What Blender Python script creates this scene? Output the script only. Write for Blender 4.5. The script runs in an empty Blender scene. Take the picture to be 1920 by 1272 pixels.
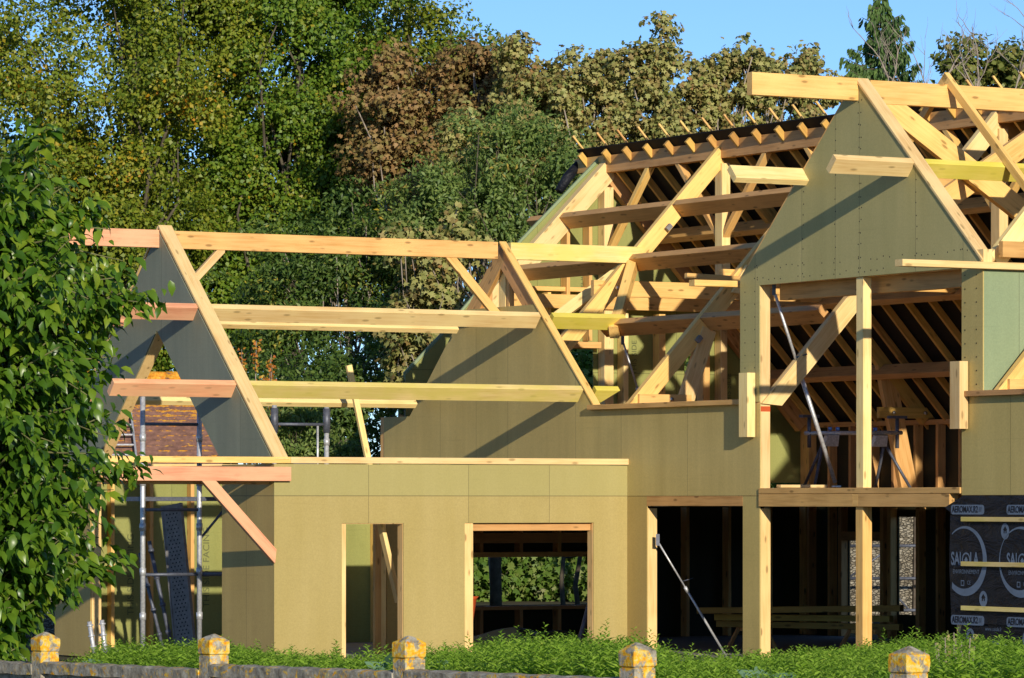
import bpy, bmesh, math, random
import numpy as np
from mathutils import Vector, Matrix
from mathutils.geometry import tessellate_polygon

random.seed(7)
rng = np.random.default_rng(11)
sc = bpy.context.scene
col = sc.collection
R = math.radians

# ------------------------------------------------------------------ helpers
def tag(o, label=None, cat=None, group=None, kind=None):
    if label: o['label'] = label
    if cat: o['category'] = cat
    if group: o['group'] = group
    if kind: o['kind'] = kind
    return o

def empty(name, loc=(0, 0, 0), rz=0.0):
    o = bpy.data.objects.new(name, None)
    o.location = loc
    o.rotation_euler = (0, 0, rz)
    o.empty_display_size = 0.2
    col.objects.link(o)
    return o

def link(name, me, mat, parent=None, mw=None):
    o = bpy.data.objects.new(name, me)
    if mat is not None:
        me.materials.append(mat)
    col.objects.link(o)
    if parent is not None:
        o.parent = parent
    if mw is not None:
        o.matrix_local = mw
    return o

def mesh_np(name, verts, faces_flat, nper, mat, parent=None, smooth=False):
    """verts Nx3; faces_flat M x nper index array"""
    me = bpy.data.meshes.new(name)
    nv, nf = len(verts), len(faces_flat)
    me.vertices.add(nv)
    me.vertices.foreach_set('co', np.asarray(verts, dtype=np.float32).ravel())
    me.loops.add(nf * nper)
    me.loops.foreach_set('vertex_index', np.asarray(faces_flat, dtype=np.int32).ravel())
    me.polygons.add(nf)
    me.polygons.foreach_set('loop_start', np.arange(0, nf * nper, nper, dtype=np.int32))
    me.polygons.foreach_set('loop_total', np.full(nf, nper, dtype=np.int32))
    if smooth:
        me.polygons.foreach_set('use_smooth', np.ones(nf, dtype=bool))
    me.update(calc_edges=True)
    return link(name, me, mat, parent)

def pydata(name, vs, fs, mat, parent=None, mw=None, smooth=False):
    me = bpy.data.meshes.new(name)
    me.from_pydata([tuple(v) for v in vs], [], fs)
    me.update()
    if smooth:
        for p in me.polygons: p.use_smooth = True
    return link(name, me, mat, parent, mw)

def bm_obj(name, bm, mat, parent=None, smooth=False):
    bmesh.ops.recalc_face_normals(bm, faces=bm.faces)
    me = bpy.data.meshes.new(name)
    bm.to_mesh(me); bm.free()
    if smooth:
        for p in me.polygons: p.use_smooth = True
    return link(name, me, mat, parent)

BOXF = [(0, 1, 3, 2), (4, 6, 7, 5), (0, 4, 5, 1), (2, 3, 7, 6), (0, 2, 6, 4), (1, 5, 7, 3)]
def box_v(x0, x1, y0, y1, z0, z1):
    return [(x, y, z) for x in (x0, x1) for y in (y0, y1) for z in (z0, z1)]

def L(u, v, z):           # building coordinates -> local coordinates of the house empty
    return Vector((u, -v, z))

def frame(A, B, up):
    x = (B - A); ln = x.length; x.normalize()
    z = up - x * up.dot(x)
    if z.length < 1e-5:
        z = Vector((1, 0, 0)) - x * x.x
    z.normalize(); y = z.cross(x)
    m = Matrix(((x.x, y.x, z.x, A.x), (x.y, y.y, z.y, A.y), (x.z, y.z, z.z, A.z), (0, 0, 0, 1)))
    return m, ln

def bar(name, A, B, w, h, up, mat, parent, off=0.0, c0=0.0, c1=0.0, woff=0.0):
    """rectangular timber from A to B (Vectors); h measured along up; off shifts by off*h, c0/c1 slant the end cuts"""
    m, ln = frame(A, B, up)
    z0, z1 = -h / 2 + off * h, h / 2 + off * h
    y0, y1 = -w / 2 + woff * w, w / 2 + woff * w
    bm = bmesh.new()
    b = 0.004
    # slightly eased arrises: octagonal section
    prof = [(y0 + b, z0), (y1 - b, z0), (y1, z0 + b), (y1, z1 - b), (y1 - b, z1), (y0 + b, z1), (y0, z1 - b), (y0, z0 + b)]
    r0 = [bm.verts.new((c0 * (z - (z0 + z1) / 2), y, z)) for y, z in prof]
    r1 = [bm.verts.new((ln + c1 * (z - (z0 + z1) / 2), y, z)) for y, z in prof]
    bm.faces.new(r0[::-1]); bm.faces.new(r1)
    for i in range(8):
        j = (i + 1) % 8
        bm.faces.new((r0[i], r0[j], r1[j], r1[i]))
    me = bpy.data.meshes.new(name)
    bm.to_mesh(me); bm.free()
    return link(name, me, mat, parent, m)

def beam(name, A, B, w, h, mat, parent, up=(0, 0, 1), **k):
    return bar(name, L(*A), L(*B), w, h, L(*up), mat, parent, **k)

def tube_bm(bm, pts, rads, seg=10):
    rings = []
    n = len(pts)
    for i, p in enumerate(pts):
        p = Vector(p)
        if i == 0: d = Vector(pts[1]) - p
        elif i == n - 1: d = p - Vector(pts[i - 1])
        else: d = Vector(pts[i + 1]) - Vector(pts[i - 1])
        d.normalize()
        a = Vector((0, 0, 1)) if abs(d.z) < .9 else Vector((1, 0, 0))
        x = d.cross(a).normalized(); y = d.cross(x)
        rings.append([bm.verts.new(p + (x * math.cos(t) + y * math.sin(t)) * rads[i]) for t in
                      [2 * math.pi * k / seg for k in range(seg)]])
    for i in range(n - 1):
        for k in range(seg):
            j = (k + 1) % seg
            bm.faces.new((rings[i][k], rings[i][j], rings[i + 1][j], rings[i + 1][k]))
    bm.faces.new(rings[0][::-1]); bm.faces.new(rings[-1])

def tubes(name, lst, mat, parent=None, seg=10):
    bm = bmesh.new()
    for pts, rads in lst:
        if not hasattr(rads, '__len__'): rads = [rads] * len(pts)
        tube_bm(bm, pts, rads, seg)
    return bm_obj(name, bm, mat, parent, smooth=True)

def slab(name, plane, pos, thick, outline, holes, mat, parent):
    """flat sheet or wall core in the plane u=pos ('u') or v=pos ('v'); occupies pos..pos+thick"""
    def to3(s, z, d):
        return L(pos + d, s, z) if plane == 'u' else L(s, pos + d, z)
    loops = [outline] + list(holes)
    flat = [p for lp in loops for p in lp]
    tris = tessellate_polygon([[Vector((p[0], p[1], 0)) for p in lp] for lp in loops])
    n = len(flat)
    vs = [to3(s, z, 0) for s, z in flat] + [to3(s, z, thick) for s, z in flat]
    bm = bmesh.new()
    bv = [bm.verts.new(v) for v in vs]
    for t in tris:
        try:
            bm.faces.new([bv[i] for i in t]); bm.faces.new([bv[i + n] for i in reversed(t)])
        except ValueError: pass
    k = 0
    for lp in loops:
        m = len(lp)
        for i in range(m):
            a, b = k + i, k + (i + 1) % m
            bm.faces.new((bv[a], bv[b], bv[b + n], bv[a + n]))
        k += m
    return bm_obj(name, bm, mat, parent)

def rect(s0, s1, z0, z1): return [(s0, z0), (s1, z0), (s1, z1), (s0, z1)]

# ------------------------------------------------------------------ materials
def new_mat(name):
    m = bpy.data.materials.new(name); m.use_nodes = True
    nt = m.node_tree; bs = nt.nodes['Principled BSDF']
    return m, nt, bs

def nd(nt, typ, **kw):
    n = nt.nodes.new(typ)
    for k, v in kw.items():
        if k.startswith('i_'):
            n.inputs[k[2:].replace('_', ' ')].default_value = v
        else: setattr(n, k, v)
    return n

def mathn(nt, op, a, b=None, c=None, clamp=False):
    n = nt.nodes.new('ShaderNodeMath'); n.operation = op; n.use_clamp = clamp
    for i, x in enumerate((a, b, c)):
        if x is None: continue
        if isinstance(x, (int, float)): n.inputs[i].default_value = x
        else: nt.links.new(x, n.inputs[i])
    return n.outputs[0]

def mixc(nt, fac, a, b, mode='MIX'):
    n = nt.nodes.new('ShaderNodeMix'); n.data_type = 'RGBA'; n.blend_type = mode
    for i, x in ((0, fac), (6, a), (7, b)):
        if isinstance(x, (int, float)): n.inputs[i].default_value = x
        elif isinstance(x, tuple): n.inputs[i].default_value = (*x, 1) if len(x) == 3 else x
        else: nt.links.new(x, n.inputs[i])
    return n.outputs[2]

def ramp(nt, fac, stops, interp='LINEAR'):
    n = nt.nodes.new('ShaderNodeValToRGB'); n.color_ramp.interpolation = interp
    el = n.color_ramp.elements
    while len(el) < len(stops): el.new(0.5)
    for e, (p, c) in zip(el, stops):
        e.position = p; e.color = (*c, 1) if len(c) == 3 else c
    nt.links.new(fac, n.inputs[0])
    return n.outputs[0]

def noise(nt, vec, scale, detail=3, rough=.55, dist=0.0):
    n = nd(nt, 'ShaderNodeTexNoise'); n.inputs['Scale'].default_value = scale
    n.inputs['Detail'].default_value = detail; n.inputs['Roughness'].default_value = rough
    n.inputs['Distortion'].default_value = dist
    if vec is not None: nt.links.new(vec, n.inputs['Vector'])
    return n.outputs['Fac']

def objcoord(nt, scale=(1, 1, 1), rnd=True):
    tc = nt.nodes.new('ShaderNodeTexCoord')
    mp = nt.nodes.new('ShaderNodeMapping'); mp.inputs['Scale'].default_value = scale
    if rnd:
        oi = nt.nodes.new('ShaderNodeObjectInfo')
        cb = nt.nodes.new('ShaderNodeCombineXYZ')
        k = mathn(nt, 'MULTIPLY', oi.outputs['Random'], 37.0)
        for i in range(3): nt.links.new(k, cb.inputs[i])
        nt.links.new(cb.outputs[0], mp.inputs['Location'])
    nt.links.new(tc.outputs['Object'], mp.inputs['Vector'])
    return mp.outputs[0], tc

def wood(name, light, dark, knots=.7, axis=0, stain=None, gloss=.55, randomize=True):
    m, nt, bs = new_mat(name)
    s = [9.0, 9.0, 9.0]; s[axis] = .55
    v, tc = objcoord(nt, tuple(s))
    g = noise(nt, v, 2.6, 4, .6, .4)
    s2 = [34.0, 34.0, 34.0]; s2[axis] = 1.2
    v2, _ = objcoord(nt, tuple(s2)); g2 = noise(nt, v2, 2.0, 2, .5)
    f = mathn(nt, 'ADD', mathn(nt, 'MULTIPLY', g, .75), mathn(nt, 'MULTIPLY', g2, .35))
    c = ramp(nt, f, [(.36, dark), (.62, light)])
    vb, _ = objcoord(nt, (1.1, 1.1, 1.1)); big = noise(nt, vb, 1.3, 2)
    c = mixc(nt, ramp(nt, big, [(.4, (0, 0, 0)), (.68, (.55, .55, .55))]), c, tuple(min(1, x * 1.28) for x in light))
    if knots > 0:
        s3 = [9.0, 9.0, 9.0]; s3[axis] = 3.0
        v3, _ = objcoord(nt, tuple(s3))
        vo = nd(nt, 'ShaderNodeTexVoronoi'); vo.inputs['Scale'].default_value = 1.0
        nt.links.new(v3, vo.inputs['Vector'])
        kn = ramp(nt, vo.outputs['Distance'], [(.11, (1, 1, 1)), (.21, (0, 0, 0))])
        c = mixc(nt, mathn(nt, 'MULTIPLY', kn, knots), c, tuple(x * .36 for x in dark))
    if stain:
        vs, _ = objcoord(nt, (1, 2.5, 2.5)); sn = noise(nt, vs, 1.4, 3)
        c = mixc(nt, ramp(nt, sn, [(.38, (0, 0, 0)), (.62, (.8, .8, .8))]), c, stain)
    if randomize:
        oi = nt.nodes.new('ShaderNodeObjectInfo')
        hs = nt.nodes.new('ShaderNodeHueSaturation')
        nt.links.new(mathn(nt, 'ADD', mathn(nt, 'MULTIPLY', oi.outputs['Random'], .016), .495), hs.inputs['Hue'])
        nt.links.new(mathn(nt, 'ADD', mathn(nt, 'MULTIPLY', oi.outputs['Random'], .28), .84), hs.inputs['Value'])
        nt.links.new(c, hs.inputs['Color']); c = hs.outputs[0]
    nt.links.new(c, bs.inputs['Base Color'])
    bs.inputs['Roughness'].default_value = gloss
    bs.inputs['Specular IOR Level'].default_value = .25
    bp = nd(nt, 'ShaderNodeBump'); bp.inputs['Strength'].default_value = .25; bp.inputs['Distance'].default_value = .004
    nt.links.new(g2, bp.inputs['Height']); nt.links.new(bp.outputs[0], bs.inputs['Normal'])
    return m

def board(name, c1, c2, seam_axis, seams, hseams=(), green=None, green_above=None, nails=None):
    """particle board sheathing; coordinates: object x=u, -y=v, z"""
    m, nt, bs = new_mat(name)
    v, tc = objcoord(nt, (1, 1, 1), rnd=False)
    sp = nt.nodes.new('ShaderNodeSeparateXYZ'); nt.links.new(v, sp.inputs[0])
    s = sp.outputs[0] if seam_axis == 'u' else mathn(nt, 'MULTIPLY', sp.outputs[1], -1.0)
    z = sp.outputs[2]
    mp = nd(nt, 'ShaderNodeMapping'); mp.inputs['Scale'].default_value = (2.2, 2.2, .22); nt.links.new(v, mp.inputs[0])
    streak = noise(nt, mp.outputs[0], 1.6, 4, .6)
    blot = noise(nt, v, .8, 3, .6); fine = noise(nt, v, 45, 3, .7)
    f = mathn(nt, 'ADD', mathn(nt, 'MULTIPLY', streak, .6), mathn(nt, 'MULTIPLY', blot, .4))
    c = ramp(nt, f, [(.33, c2), (.5, tuple((a + b) / 2 for a, b in zip(c1, c2))), (.66, c1)])
    hmp = nd(nt, 'ShaderNodeMapping'); hmp.inputs['Scale'].default_value = (.5, .5, 26); nt.links.new(v, hmp.inputs[0])
    hl = noise(nt, hmp.outputs[0], 1.5, 2)
    c = mixc(nt, ramp(nt, hl, [(.62, (0, 0, 0)), (.75, (.22, .22, .22))]), c, tuple(x * .72 for x in c2))
    dirt = noise(nt, v, 2.3, 6, .75, .8)
    c = mixc(nt, ramp(nt, dirt, [(.58, (0, 0, 0)), (.80, (.22, .22, .22))]), c, tuple(x * .6 for x in c2))
    fine2 = ramp(nt, fine, [(.3, (.91, .91, .91)), (.7, (1.07, 1.07, 1.07))])
    c = mixc(nt, 1.0, c, fine2, 'MULTIPLY')
    scuff = noise(nt, mp.outputs[0], 9.0, 5, .7, 1.2)
    c = mixc(nt, ramp(nt, scuff, [(.66, (0, 0, 0)), (.74, (.35, .35, .35))]), c, tuple(min(1, x * 1.35 + .03) for x in c1))
    # each sheet of board has its own tint
    allp = sorted(seams)
    if allp:
        tint = None
        for i, p in enumerate(allp):
            st = mathn(nt, 'MULTIPLY', mathn(nt, 'GREATER_THAN', s, p), (.05, -.07, .06, -.04, .05)[i % 5])
            tint = st if tint is None else mathn(nt, 'ADD', tint, st)
        cb = nt.nodes.new('ShaderNodeCombineColor')
        for i, k in enumerate((.8, .7, 1.0)):
            nt.links.new(mathn(nt, 'ADD', mathn(nt, 'MULTIPLY', tint, k), 1.0), cb.inputs[i])
        c = mixc(nt, 1.0, c, cb.outputs[0], 'MULTIPLY')
    if green is not None:
        c = mixc(nt, mathn(nt, 'MULTIPLY', mathn(nt, 'GREATER_THAN', z, green_above), .36), c, green)
    dark = None
    for p in seams:
        x = mathn(nt, 'COMPARE', s, p, .0045); dark = x if dark is None else mathn(nt, 'MAXIMUM', dark, x)
    for p in hseams:
        x = mathn(nt, 'COMPARE', z, p, .006); dark = x if dark is None else mathn(nt, 'MAXIMUM', dark, x)
    if dark is not None: c = mixc(nt, mathn(nt, 'MULTIPLY', dark, .55), c, (.06, .05, .025))
    nt.links.new(c, bs.inputs['Base Color'])
    bs.inputs['Roughness'].default_value = .62; bs.inputs['Specular IOR Level'].default_value = .2
    bp = nd(nt, 'ShaderNodeBump'); bp.inputs['Strength'].default_value = .15; bp.inputs['Distance'].default_value = .003
    nt.links.new(fine, bp.inputs['Height']); nt.links.new(bp.outputs[0], bs.inputs['Normal'])
    return m

def plain(name, c, rough=.5, metal=0.0, spec=.5, var=.12, vscale=3.0):
    m, nt, bs = new_mat(name)
    v, _ = objcoord(nt, (1, 1, 1), rnd=False)
    n = noise(nt, v, vscale, 4, .6)
    cc = ramp(nt, n, [(.3, tuple(x * (1 - var) for x in c)), (.7, tuple(min(1, x * (1 + var)) for x in c))])
    nt.links.new(cc, bs.inputs['Base Color'])
    bs.inputs['Roughness'].default_value = rough; bs.inputs['Metallic'].default_value = metal
    bs.inputs['Specular IOR Level'].default_value = spec
    return m

def leafmat(name, stops, trans=.3, rough=.45, spec=.4, vein=False, tcol=None):
    m, nt, bs = new_mat(name)
    ge = nt.nodes.new('ShaderNodeNewGeometry')
    v, _ = objcoord(nt, (1, 1, 1), rnd=False)
    big = noise(nt, v, .55, 2, .5)
    f = mathn(nt, 'ADD', mathn(nt, 'MULTIPLY', ge.outputs['Random Per Island'], .72), mathn(nt, 'MULTIPLY', mathn(nt, 'SUBTRACT', big, .36), 1.0), clamp=True)
    c = ramp(nt, f, stops)
    nt.links.new(c, bs.inputs['Base Color'])
    bs.inputs['Roughness'].default_value = rough; bs.inputs['Specular IOR Level'].default_value = spec
    tr = nt.nodes.new('ShaderNodeBsdfTranslucent')
    c2 = mixc(nt, 1.0, c, tcol or (1.25, 1.35, .6), 'MULTIPLY')
    nt.links.new(c2, tr.inputs['Color'])
    mx = nt.nodes.new('ShaderNodeMixShader'); mx.inputs[0].default_value = trans
    nt.links.new(bs.outputs[0], mx.inputs[1]); nt.links.new(tr.outputs[0], mx.inputs[2])
    nt.links.new(mx.outputs[0], nt.nodes['Material Output'].inputs['Surface'])
    return m

M = {}
M['spruce'] = wood('spruce', (.80, .475, .165), (.63, .32, .085))
M['spruce_pale'] = wood('spruce_pale', (.86, .61, .28), (.71, .44, .155), knots=.6)
M['spruce_brown'] = wood('spruce_brown', (.62, .34, .125), (.43, .215, .07))
M['spruce_dark'] = wood('spruce_rafter', (.60, .34, .09), (.40, .21, .05), knots=.4)
M['salmon'] = wood('pink_treated', (.82, .36, .20), (.60, .21, .11), knots=.5, stain=(.80, .43, .24))
M['yellow'] = wood('yellow_stained', (.78, .58, .25), (.62, .43, .13), knots=.5, stain=(.66, .54, .13))
M['yellowgreen'] = wood('yellow_green', (.78, .64, .14), (.66, .52, .07), knots=.3, stain=(.74, .64, .08))
M['yellow_dim'] = wood('yellow_dim', (.34, .23, .05), (.24, .15, .03))  # yellow timber with albedo lowered to stand in for the weak indoor light
M['core'] = wood('frame_core', (.82, .55, .235), (.65, .385, .13), axis=2, randomize=False)
M['edge'] = wood('deck_edge', (.66, .36, .20), (.50, .26, .13), axis=1)
M['board_f'] = board('board_front', (.41, .325, .125), (.37, .29, .10), 'u', (1.42, 2.98, 4.27), (2.372,), green=(.315, .325, .13), green_above=2.372)
M['board_side'] = board('board_side', (.50, .365, .125), (.42, .30, .10), 'v', (-.82,), (2.372,))
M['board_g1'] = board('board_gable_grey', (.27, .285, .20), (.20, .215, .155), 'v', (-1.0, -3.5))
M['board_g2'] = board('board_olive', (.56, .44, .165), (.45, .35, .125), 'v', (-5.4, -4.3, -3.35, -1.4, -.15, 1.6))
M['board_g3'] = board('board_green_olive', (.48, .42, .18), (.40, .355, .145), 'v', (3.3, 4.42, 5.2, 5.75, 7.0, 8.02))
M['board_w'] = board('board_tan', (.60, .47, .175), (.51, .395, .14), 'v', (0.0, 1.9, 9.0, 10.2), (2.372,))
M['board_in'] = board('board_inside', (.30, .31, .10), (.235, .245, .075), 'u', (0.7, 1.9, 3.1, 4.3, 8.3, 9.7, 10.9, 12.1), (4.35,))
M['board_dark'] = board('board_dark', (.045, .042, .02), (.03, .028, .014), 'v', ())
M['board_cheek'] = board('board_cheek', (.27, .335, .19), (.23, .29, .165), 'u', (6.1, 7.2))
M['membrane'] = plain('membrane', (.011, .012, .017), rough=.5, spec=.22, var=.35, vscale=5)
mn = M['membrane'].node_tree; mv, _ = objcoord(mn, (.6, .6, 1.6), rnd=False)
mb = nd(mn, 'ShaderNodeBump'); mb.inputs['Strength'].default_value = .9; mb.inputs['Distance'].default_value = .045
mn.links.new(noise(mn, mv, 3.2, 4, .6, 1.5), mb.inputs['Height']); mn.links.new(mb.outputs[0], mn.nodes['Principled BSDF'].inputs['Normal'])
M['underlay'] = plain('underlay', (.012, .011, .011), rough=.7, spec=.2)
M['print'] = plain('print_grey', (.12, .165, .24), rough=.5, var=.15, vscale=8)
M['inkfaint'] = plain('print_ink', (.10, .11, .04), rough=.7)
M['galv'] = plain('galvanised', (.55, .56, .57), rough=.45, metal=.45, var=.25, vscale=30)
M['galvdark'] = plain('dark_steel', (.10, .11, .14), rough=.5, metal=.3, var=.3, vscale=20)
M['steelplank'] = plain('steel_plank', (.22, .21, .20), rough=.7, metal=.05, var=.25, vscale=12)
M['black'] = plain('black_hole', (.01, .01, .01), rough=.8)
M['concrete'] = plain('concrete', (.30, .29, .27), rough=.9, spec=.1)
M['bark'] = plain('bark', (.10, .085, .06), rough=.9, spec=.1, var=.45, vscale=6)
M['barkpale'] = plain('bark_pale', (.30, .25, .20), rough=.9, spec=.1, var=.35, vscale=6)
M['barkgreen'] = plain('bark_green', (.14, .14, .06), rough=.8, spec=.1, var=.35, vscale=6)
M['orange'] = plain('orange_plastic', (.55, .09, .02), rough=.5)
M['tarp'] = plain('dark_tarp', (.015, .02, .015), rough=.6, var=.3)
M['blue'] = plain('blue_knob', (.03, .10, .35), rough=.4)
M['bolt'] = plain('bolt', (.6, .6, .6), rough=.3, metal=.9)

# lichen-covered precast concrete
def lichen_mat():
    m, nt, bs = new_mat('lichen_concrete')
    v, _ = objcoord(nt, (1, 1, 1), rnd=False)
    ge = nt.nodes.new('ShaderNodeNewGeometry')
    base = ramp(nt, noise(nt, v, 14, 5, .7), [(.3, (.13, .11, .08)), (.5, (.33, .30, .23)), (.72, (.58, .55, .45))])
    sp = nt.nodes.new('ShaderNodeSeparateXYZ'); nt.links.new(v, sp.inputs[0])
    # local z is height of the piece; the attribute 'lichen' says how overgrown the piece is
    at = nt.nodes.new('ShaderNodeAttribute'); at.attribute_name = 'lichen'
    ln = noise(nt, v, 13, 6, .72, .5)
    mask = ramp(nt, mathn(nt, 'ADD', ln, at.outputs['Fac']), [(.56, (0, 0, 0)), (.62, (1, 1, 1))])
    lc = ramp(nt, noise(nt, v, 30, 4, .6), [(.32, (.66, .24, .015)), (.5, (.74, .44, .03)), (.66, (.62, .56, .24))])
    c = mixc(nt, mask, base, lc)
    nt.links.new(c, bs.inputs['Base Color']); bs.inputs['Roughness'].default_value = .92; bs.inputs['Specular IOR Level'].default_value = .1
    bp = nd(nt, 'ShaderNodeBump'); bp.inputs['Strength'].default_value = .7; bp.inputs['Distance'].default_value = .01
    nt.links.new(noise(nt, v, 40, 4, .7), bp.inputs['Height']); nt.links.new(bp.outputs[0], bs.inputs['Normal'])
    return m
M['lichen'] = lichen_mat()

def tile_mat():
    m, nt, bs = new_mat('old_roof_tiles')
    v, _ = objcoord(nt, (1, 1, 1), rnd=False)
    sp = nt.nodes.new('ShaderNodeSeparateXYZ'); nt.links.new(v, sp.inputs[0])
    base = ramp(nt, noise(nt, v, 9, 4, .6), [(.3, (.15, .08, .06)), (.7, (.31, .165, .12))])
    # lichen sits on the exposed tile edges, thick at the left and the ridge
    edge = mathn(nt, 'FRACT', mathn(nt, 'MULTIPLY', sp.outputs[2], 11.3))
    e2 = mathn(nt, 'GREATER_THAN', edge, .72)
    mpx = nd(nt, 'ShaderNodeMapping'); mpx.inputs['Scale'].default_value = (1, 1, 3.0); nt.links.new(v, mpx.inputs[0])
    ln = noise(nt, mpx.outputs[0], 7, 5, .7)
    gx = mathn(nt, 'MULTIPLY', mathn(nt, 'SUBTRACT', -5.9, sp.outputs[0]), .20)
    gz = mathn(nt, 'MULTIPLY', mathn(nt, 'SUBTRACT', sp.outputs[2], 3.75), .22)
    g = mathn(nt, 'MAXIMUM', mathn(nt, 'MAXIMUM', gx, gz), -.05)
    g = mathn(nt, 'MINIMUM', g, .22)
    fac = mathn(nt, 'ADD', mathn(nt, 'ADD', ln, g), mathn(nt, 'MULTIPLY', e2, .09))
    mask = ramp(nt, fac, [(.565, (0, 0, 0)), (.62, (1, 1, 1))])
    lc = ramp(nt, noise(nt, v, 25, 3, .6), [(.35, (.60, .20, .02)), (.6, (.74, .38, .04)), (.75, (.55, .45, .15))])
    c = mixc(nt, mask, base, lc)
    sh = mathn(nt, 'GREATER_THAN', edge, .93)
    c = mixc(nt, mathn(nt, 'MULTIPLY', sh, .55), c, (.04, .025, .02))
    nt.links.new(c, bs.inputs['Base Color']); bs.inputs['Roughness'].default_value = .9; bs.inputs['Specular IOR Level'].default_value = .1
    return m
M['tiles'] = tile_mat()

def stone_mat():
    m, nt, bs = new_mat('rubble_stone')
    v, _ = objcoord(nt, (1, 1, 1.7), rnd=False)
    ds = noise(nt, v, 3, 2)
    vo = nd(nt, 'ShaderNodeTexVoronoi'); vo.feature = 'DISTANCE_TO_EDGE'; vo.inputs['Scale'].default_value = 14
    vc = nd(nt, 'ShaderNodeTexVoronoi'); vc.inputs['Scale'].default_value = 14
    nt.links.new(v, vo.inputs['Vector']); nt.links.new(v, vc.inputs['Vector'])
    sc_ = nt.nodes.new('ShaderNodeSeparateColor'); nt.links.new(vc.outputs['Color'], sc_.inputs[0])
    c = ramp(nt, sc_.outputs[0], [(0, (.17, .145, .105)), (.5, (.27, .24, .18)), (1, (.38, .35, .28))])
    c = mixc(nt, ramp(nt, noise(nt, v, 20, 4, .7), [(.35, (.5, .5, .5)), (.6, (0, 0, 0))]), c, (.2, .18, .14))
    jt = ramp(nt, vo.outputs['Distance'], [(.01, (1, 1, 1)), (.035, (0, 0, 0))])
    c = mixc(nt, mathn(nt, 'MULTIPLY', jt, .45), c, (.15, .13, .10))
    nt.links.new(c, bs.inputs['Base Color']); bs.inputs['Roughness'].default_value = .95; bs.inputs['Specular IOR Level'].default_value = .1
    bp = nd(nt, 'ShaderNodeBump'); bp.inputs['Strength'].default_value = 1.0; bp.inputs['Distance'].default_value = .05
    nt.links.new(ramp(nt, vo.outputs['Distance'], [(0, (0, 0, 0)), (.12, (1, 1, 1))]), bp.inputs['Height'])
    nt.links.new(bp.outputs[0], bs.inputs['Normal'])
    return m
M['stone'] = stone_mat()

# ------------------------------------------------------------------ camera, sun, sky
cam = bpy.data.cameras.new('camera'); co = bpy.data.objects.new('camera', cam); col.objects.link(co)
co.location = (0, 0, 2.3); co.rotation_euler = (R(90), 0, 0)
cam.sensor_width = 36; cam.lens = 8100 / 1920 * 36
cam.shift_y = (940 - 636) / 1920
cam.clip_end = 5000; cam.clip_start = .5
sc.camera = co

SA, SB, SC = 1.0, 4.1, 1.16      # light travels +U*SA, -V*SB, -Z*SC
ca, sa = math.cos(R(30)), math.sin(R(30))
tow = Vector((-SA * ca + SB * sa, -SA * sa - SB * ca, SC)).normalized()
elev = math.asin(tow.z); az = math.atan2(tow.x, tow.y)
sun = bpy.data.lights.new('sun', 'SUN'); sun.energy = 4.8; sun.angle = R(.53); sun.color = (1.0, .90, .74)
so = bpy.data.objects.new('sun', sun); col.objects.link(so)
so.rotation_euler = tow.to_track_quat('Z', 'Y').to_euler()
w = bpy.data.worlds.new('World'); sc.world = w; w.use_nodes = True
wn = w.node_tree; bg = wn.nodes['Background']
sky = wn.nodes.new('ShaderNodeTexSky'); sky.sky_type = 'NISHITA'; sky.sun_disc = False
sky.sun_elevation = elev; sky.sun_rotation = az; sky.air_density = .6; sky.dust_density = 0.0; sky.ozone_density = 4.4
wn.links.new(sky.outputs[0], bg.inputs['Color']); bg.inputs['Strength'].default_value = .15
sc.view_settings.view_transform = 'Standard'; sc.view_settings.look = 'None'
sc.view_settings.exposure = 0.0; sc.view_settings.gamma = 1.0
sc.cycles.max_bounces = 8; sc.cycles.diffuse_bounces = 3; sc.cycles.transparent_max_bounces = 8
sc.cycles.use_denoising = True

# ------------------------------------------------------------------ ground
def ground_mat():
    m, nt, bs = new_mat('rough_ground')
    v, _ = objcoord(nt, (1, 1, 1), rnd=False)
    c = ramp(nt, noise(nt, v, .5, 5, .65), [(.35, (.07, .08, .03)), (.55, (.11, .09, .055)), (.7, (.06, .09, .025))])
    nt.links.new(c, bs.inputs['Base Color']); bs.inputs['Roughness'].default_value = 1
    bs.inputs['Specular IOR Level'].default_value = .05
    return m
g = pydata('ground', [(-900, -60, 0), (900, -60, 0), (900, 2500, 0), (-900, 2500, 0)], [(0, 1, 2, 3)], ground_mat())
tag(g, kind='structure')

# ------------------------------------------------------------------ THE HOUSE
H = empty('timber_frame_house', (-3.186, 58.0, 0), R(30))
tag(H, 'unfinished timber frame house with olive boards and open roof trusses', 'house')
UP = (0, 0, 1); UV = (0, 1, 0); UU = (1, 0, 0)
u2 = 5.56
SL = .914                                   # pitch of the low wing and dormer
nf = Vector((0, SL, 1)).normalized(); NF = (0, nf.y, nf.z); NB = (0, -nf.y, nf.z)
k = 1.079                                   # pitch of the main roof
mm = Vector((k, 0, 1)).normalized(); MN = (-mm.x, 0, mm.z); MF = (mm.x, 0, mm.z)

slab('floor_slab', 'v', -7.1, 7.0, rect(.1, 13.2, .02, .12), [], M['concrete'], H)
slab('floor_slab', 'v', 0.02, 17.8, rect(5.75, 13.2, .02, .12), [], M['concrete'], H)

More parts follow.
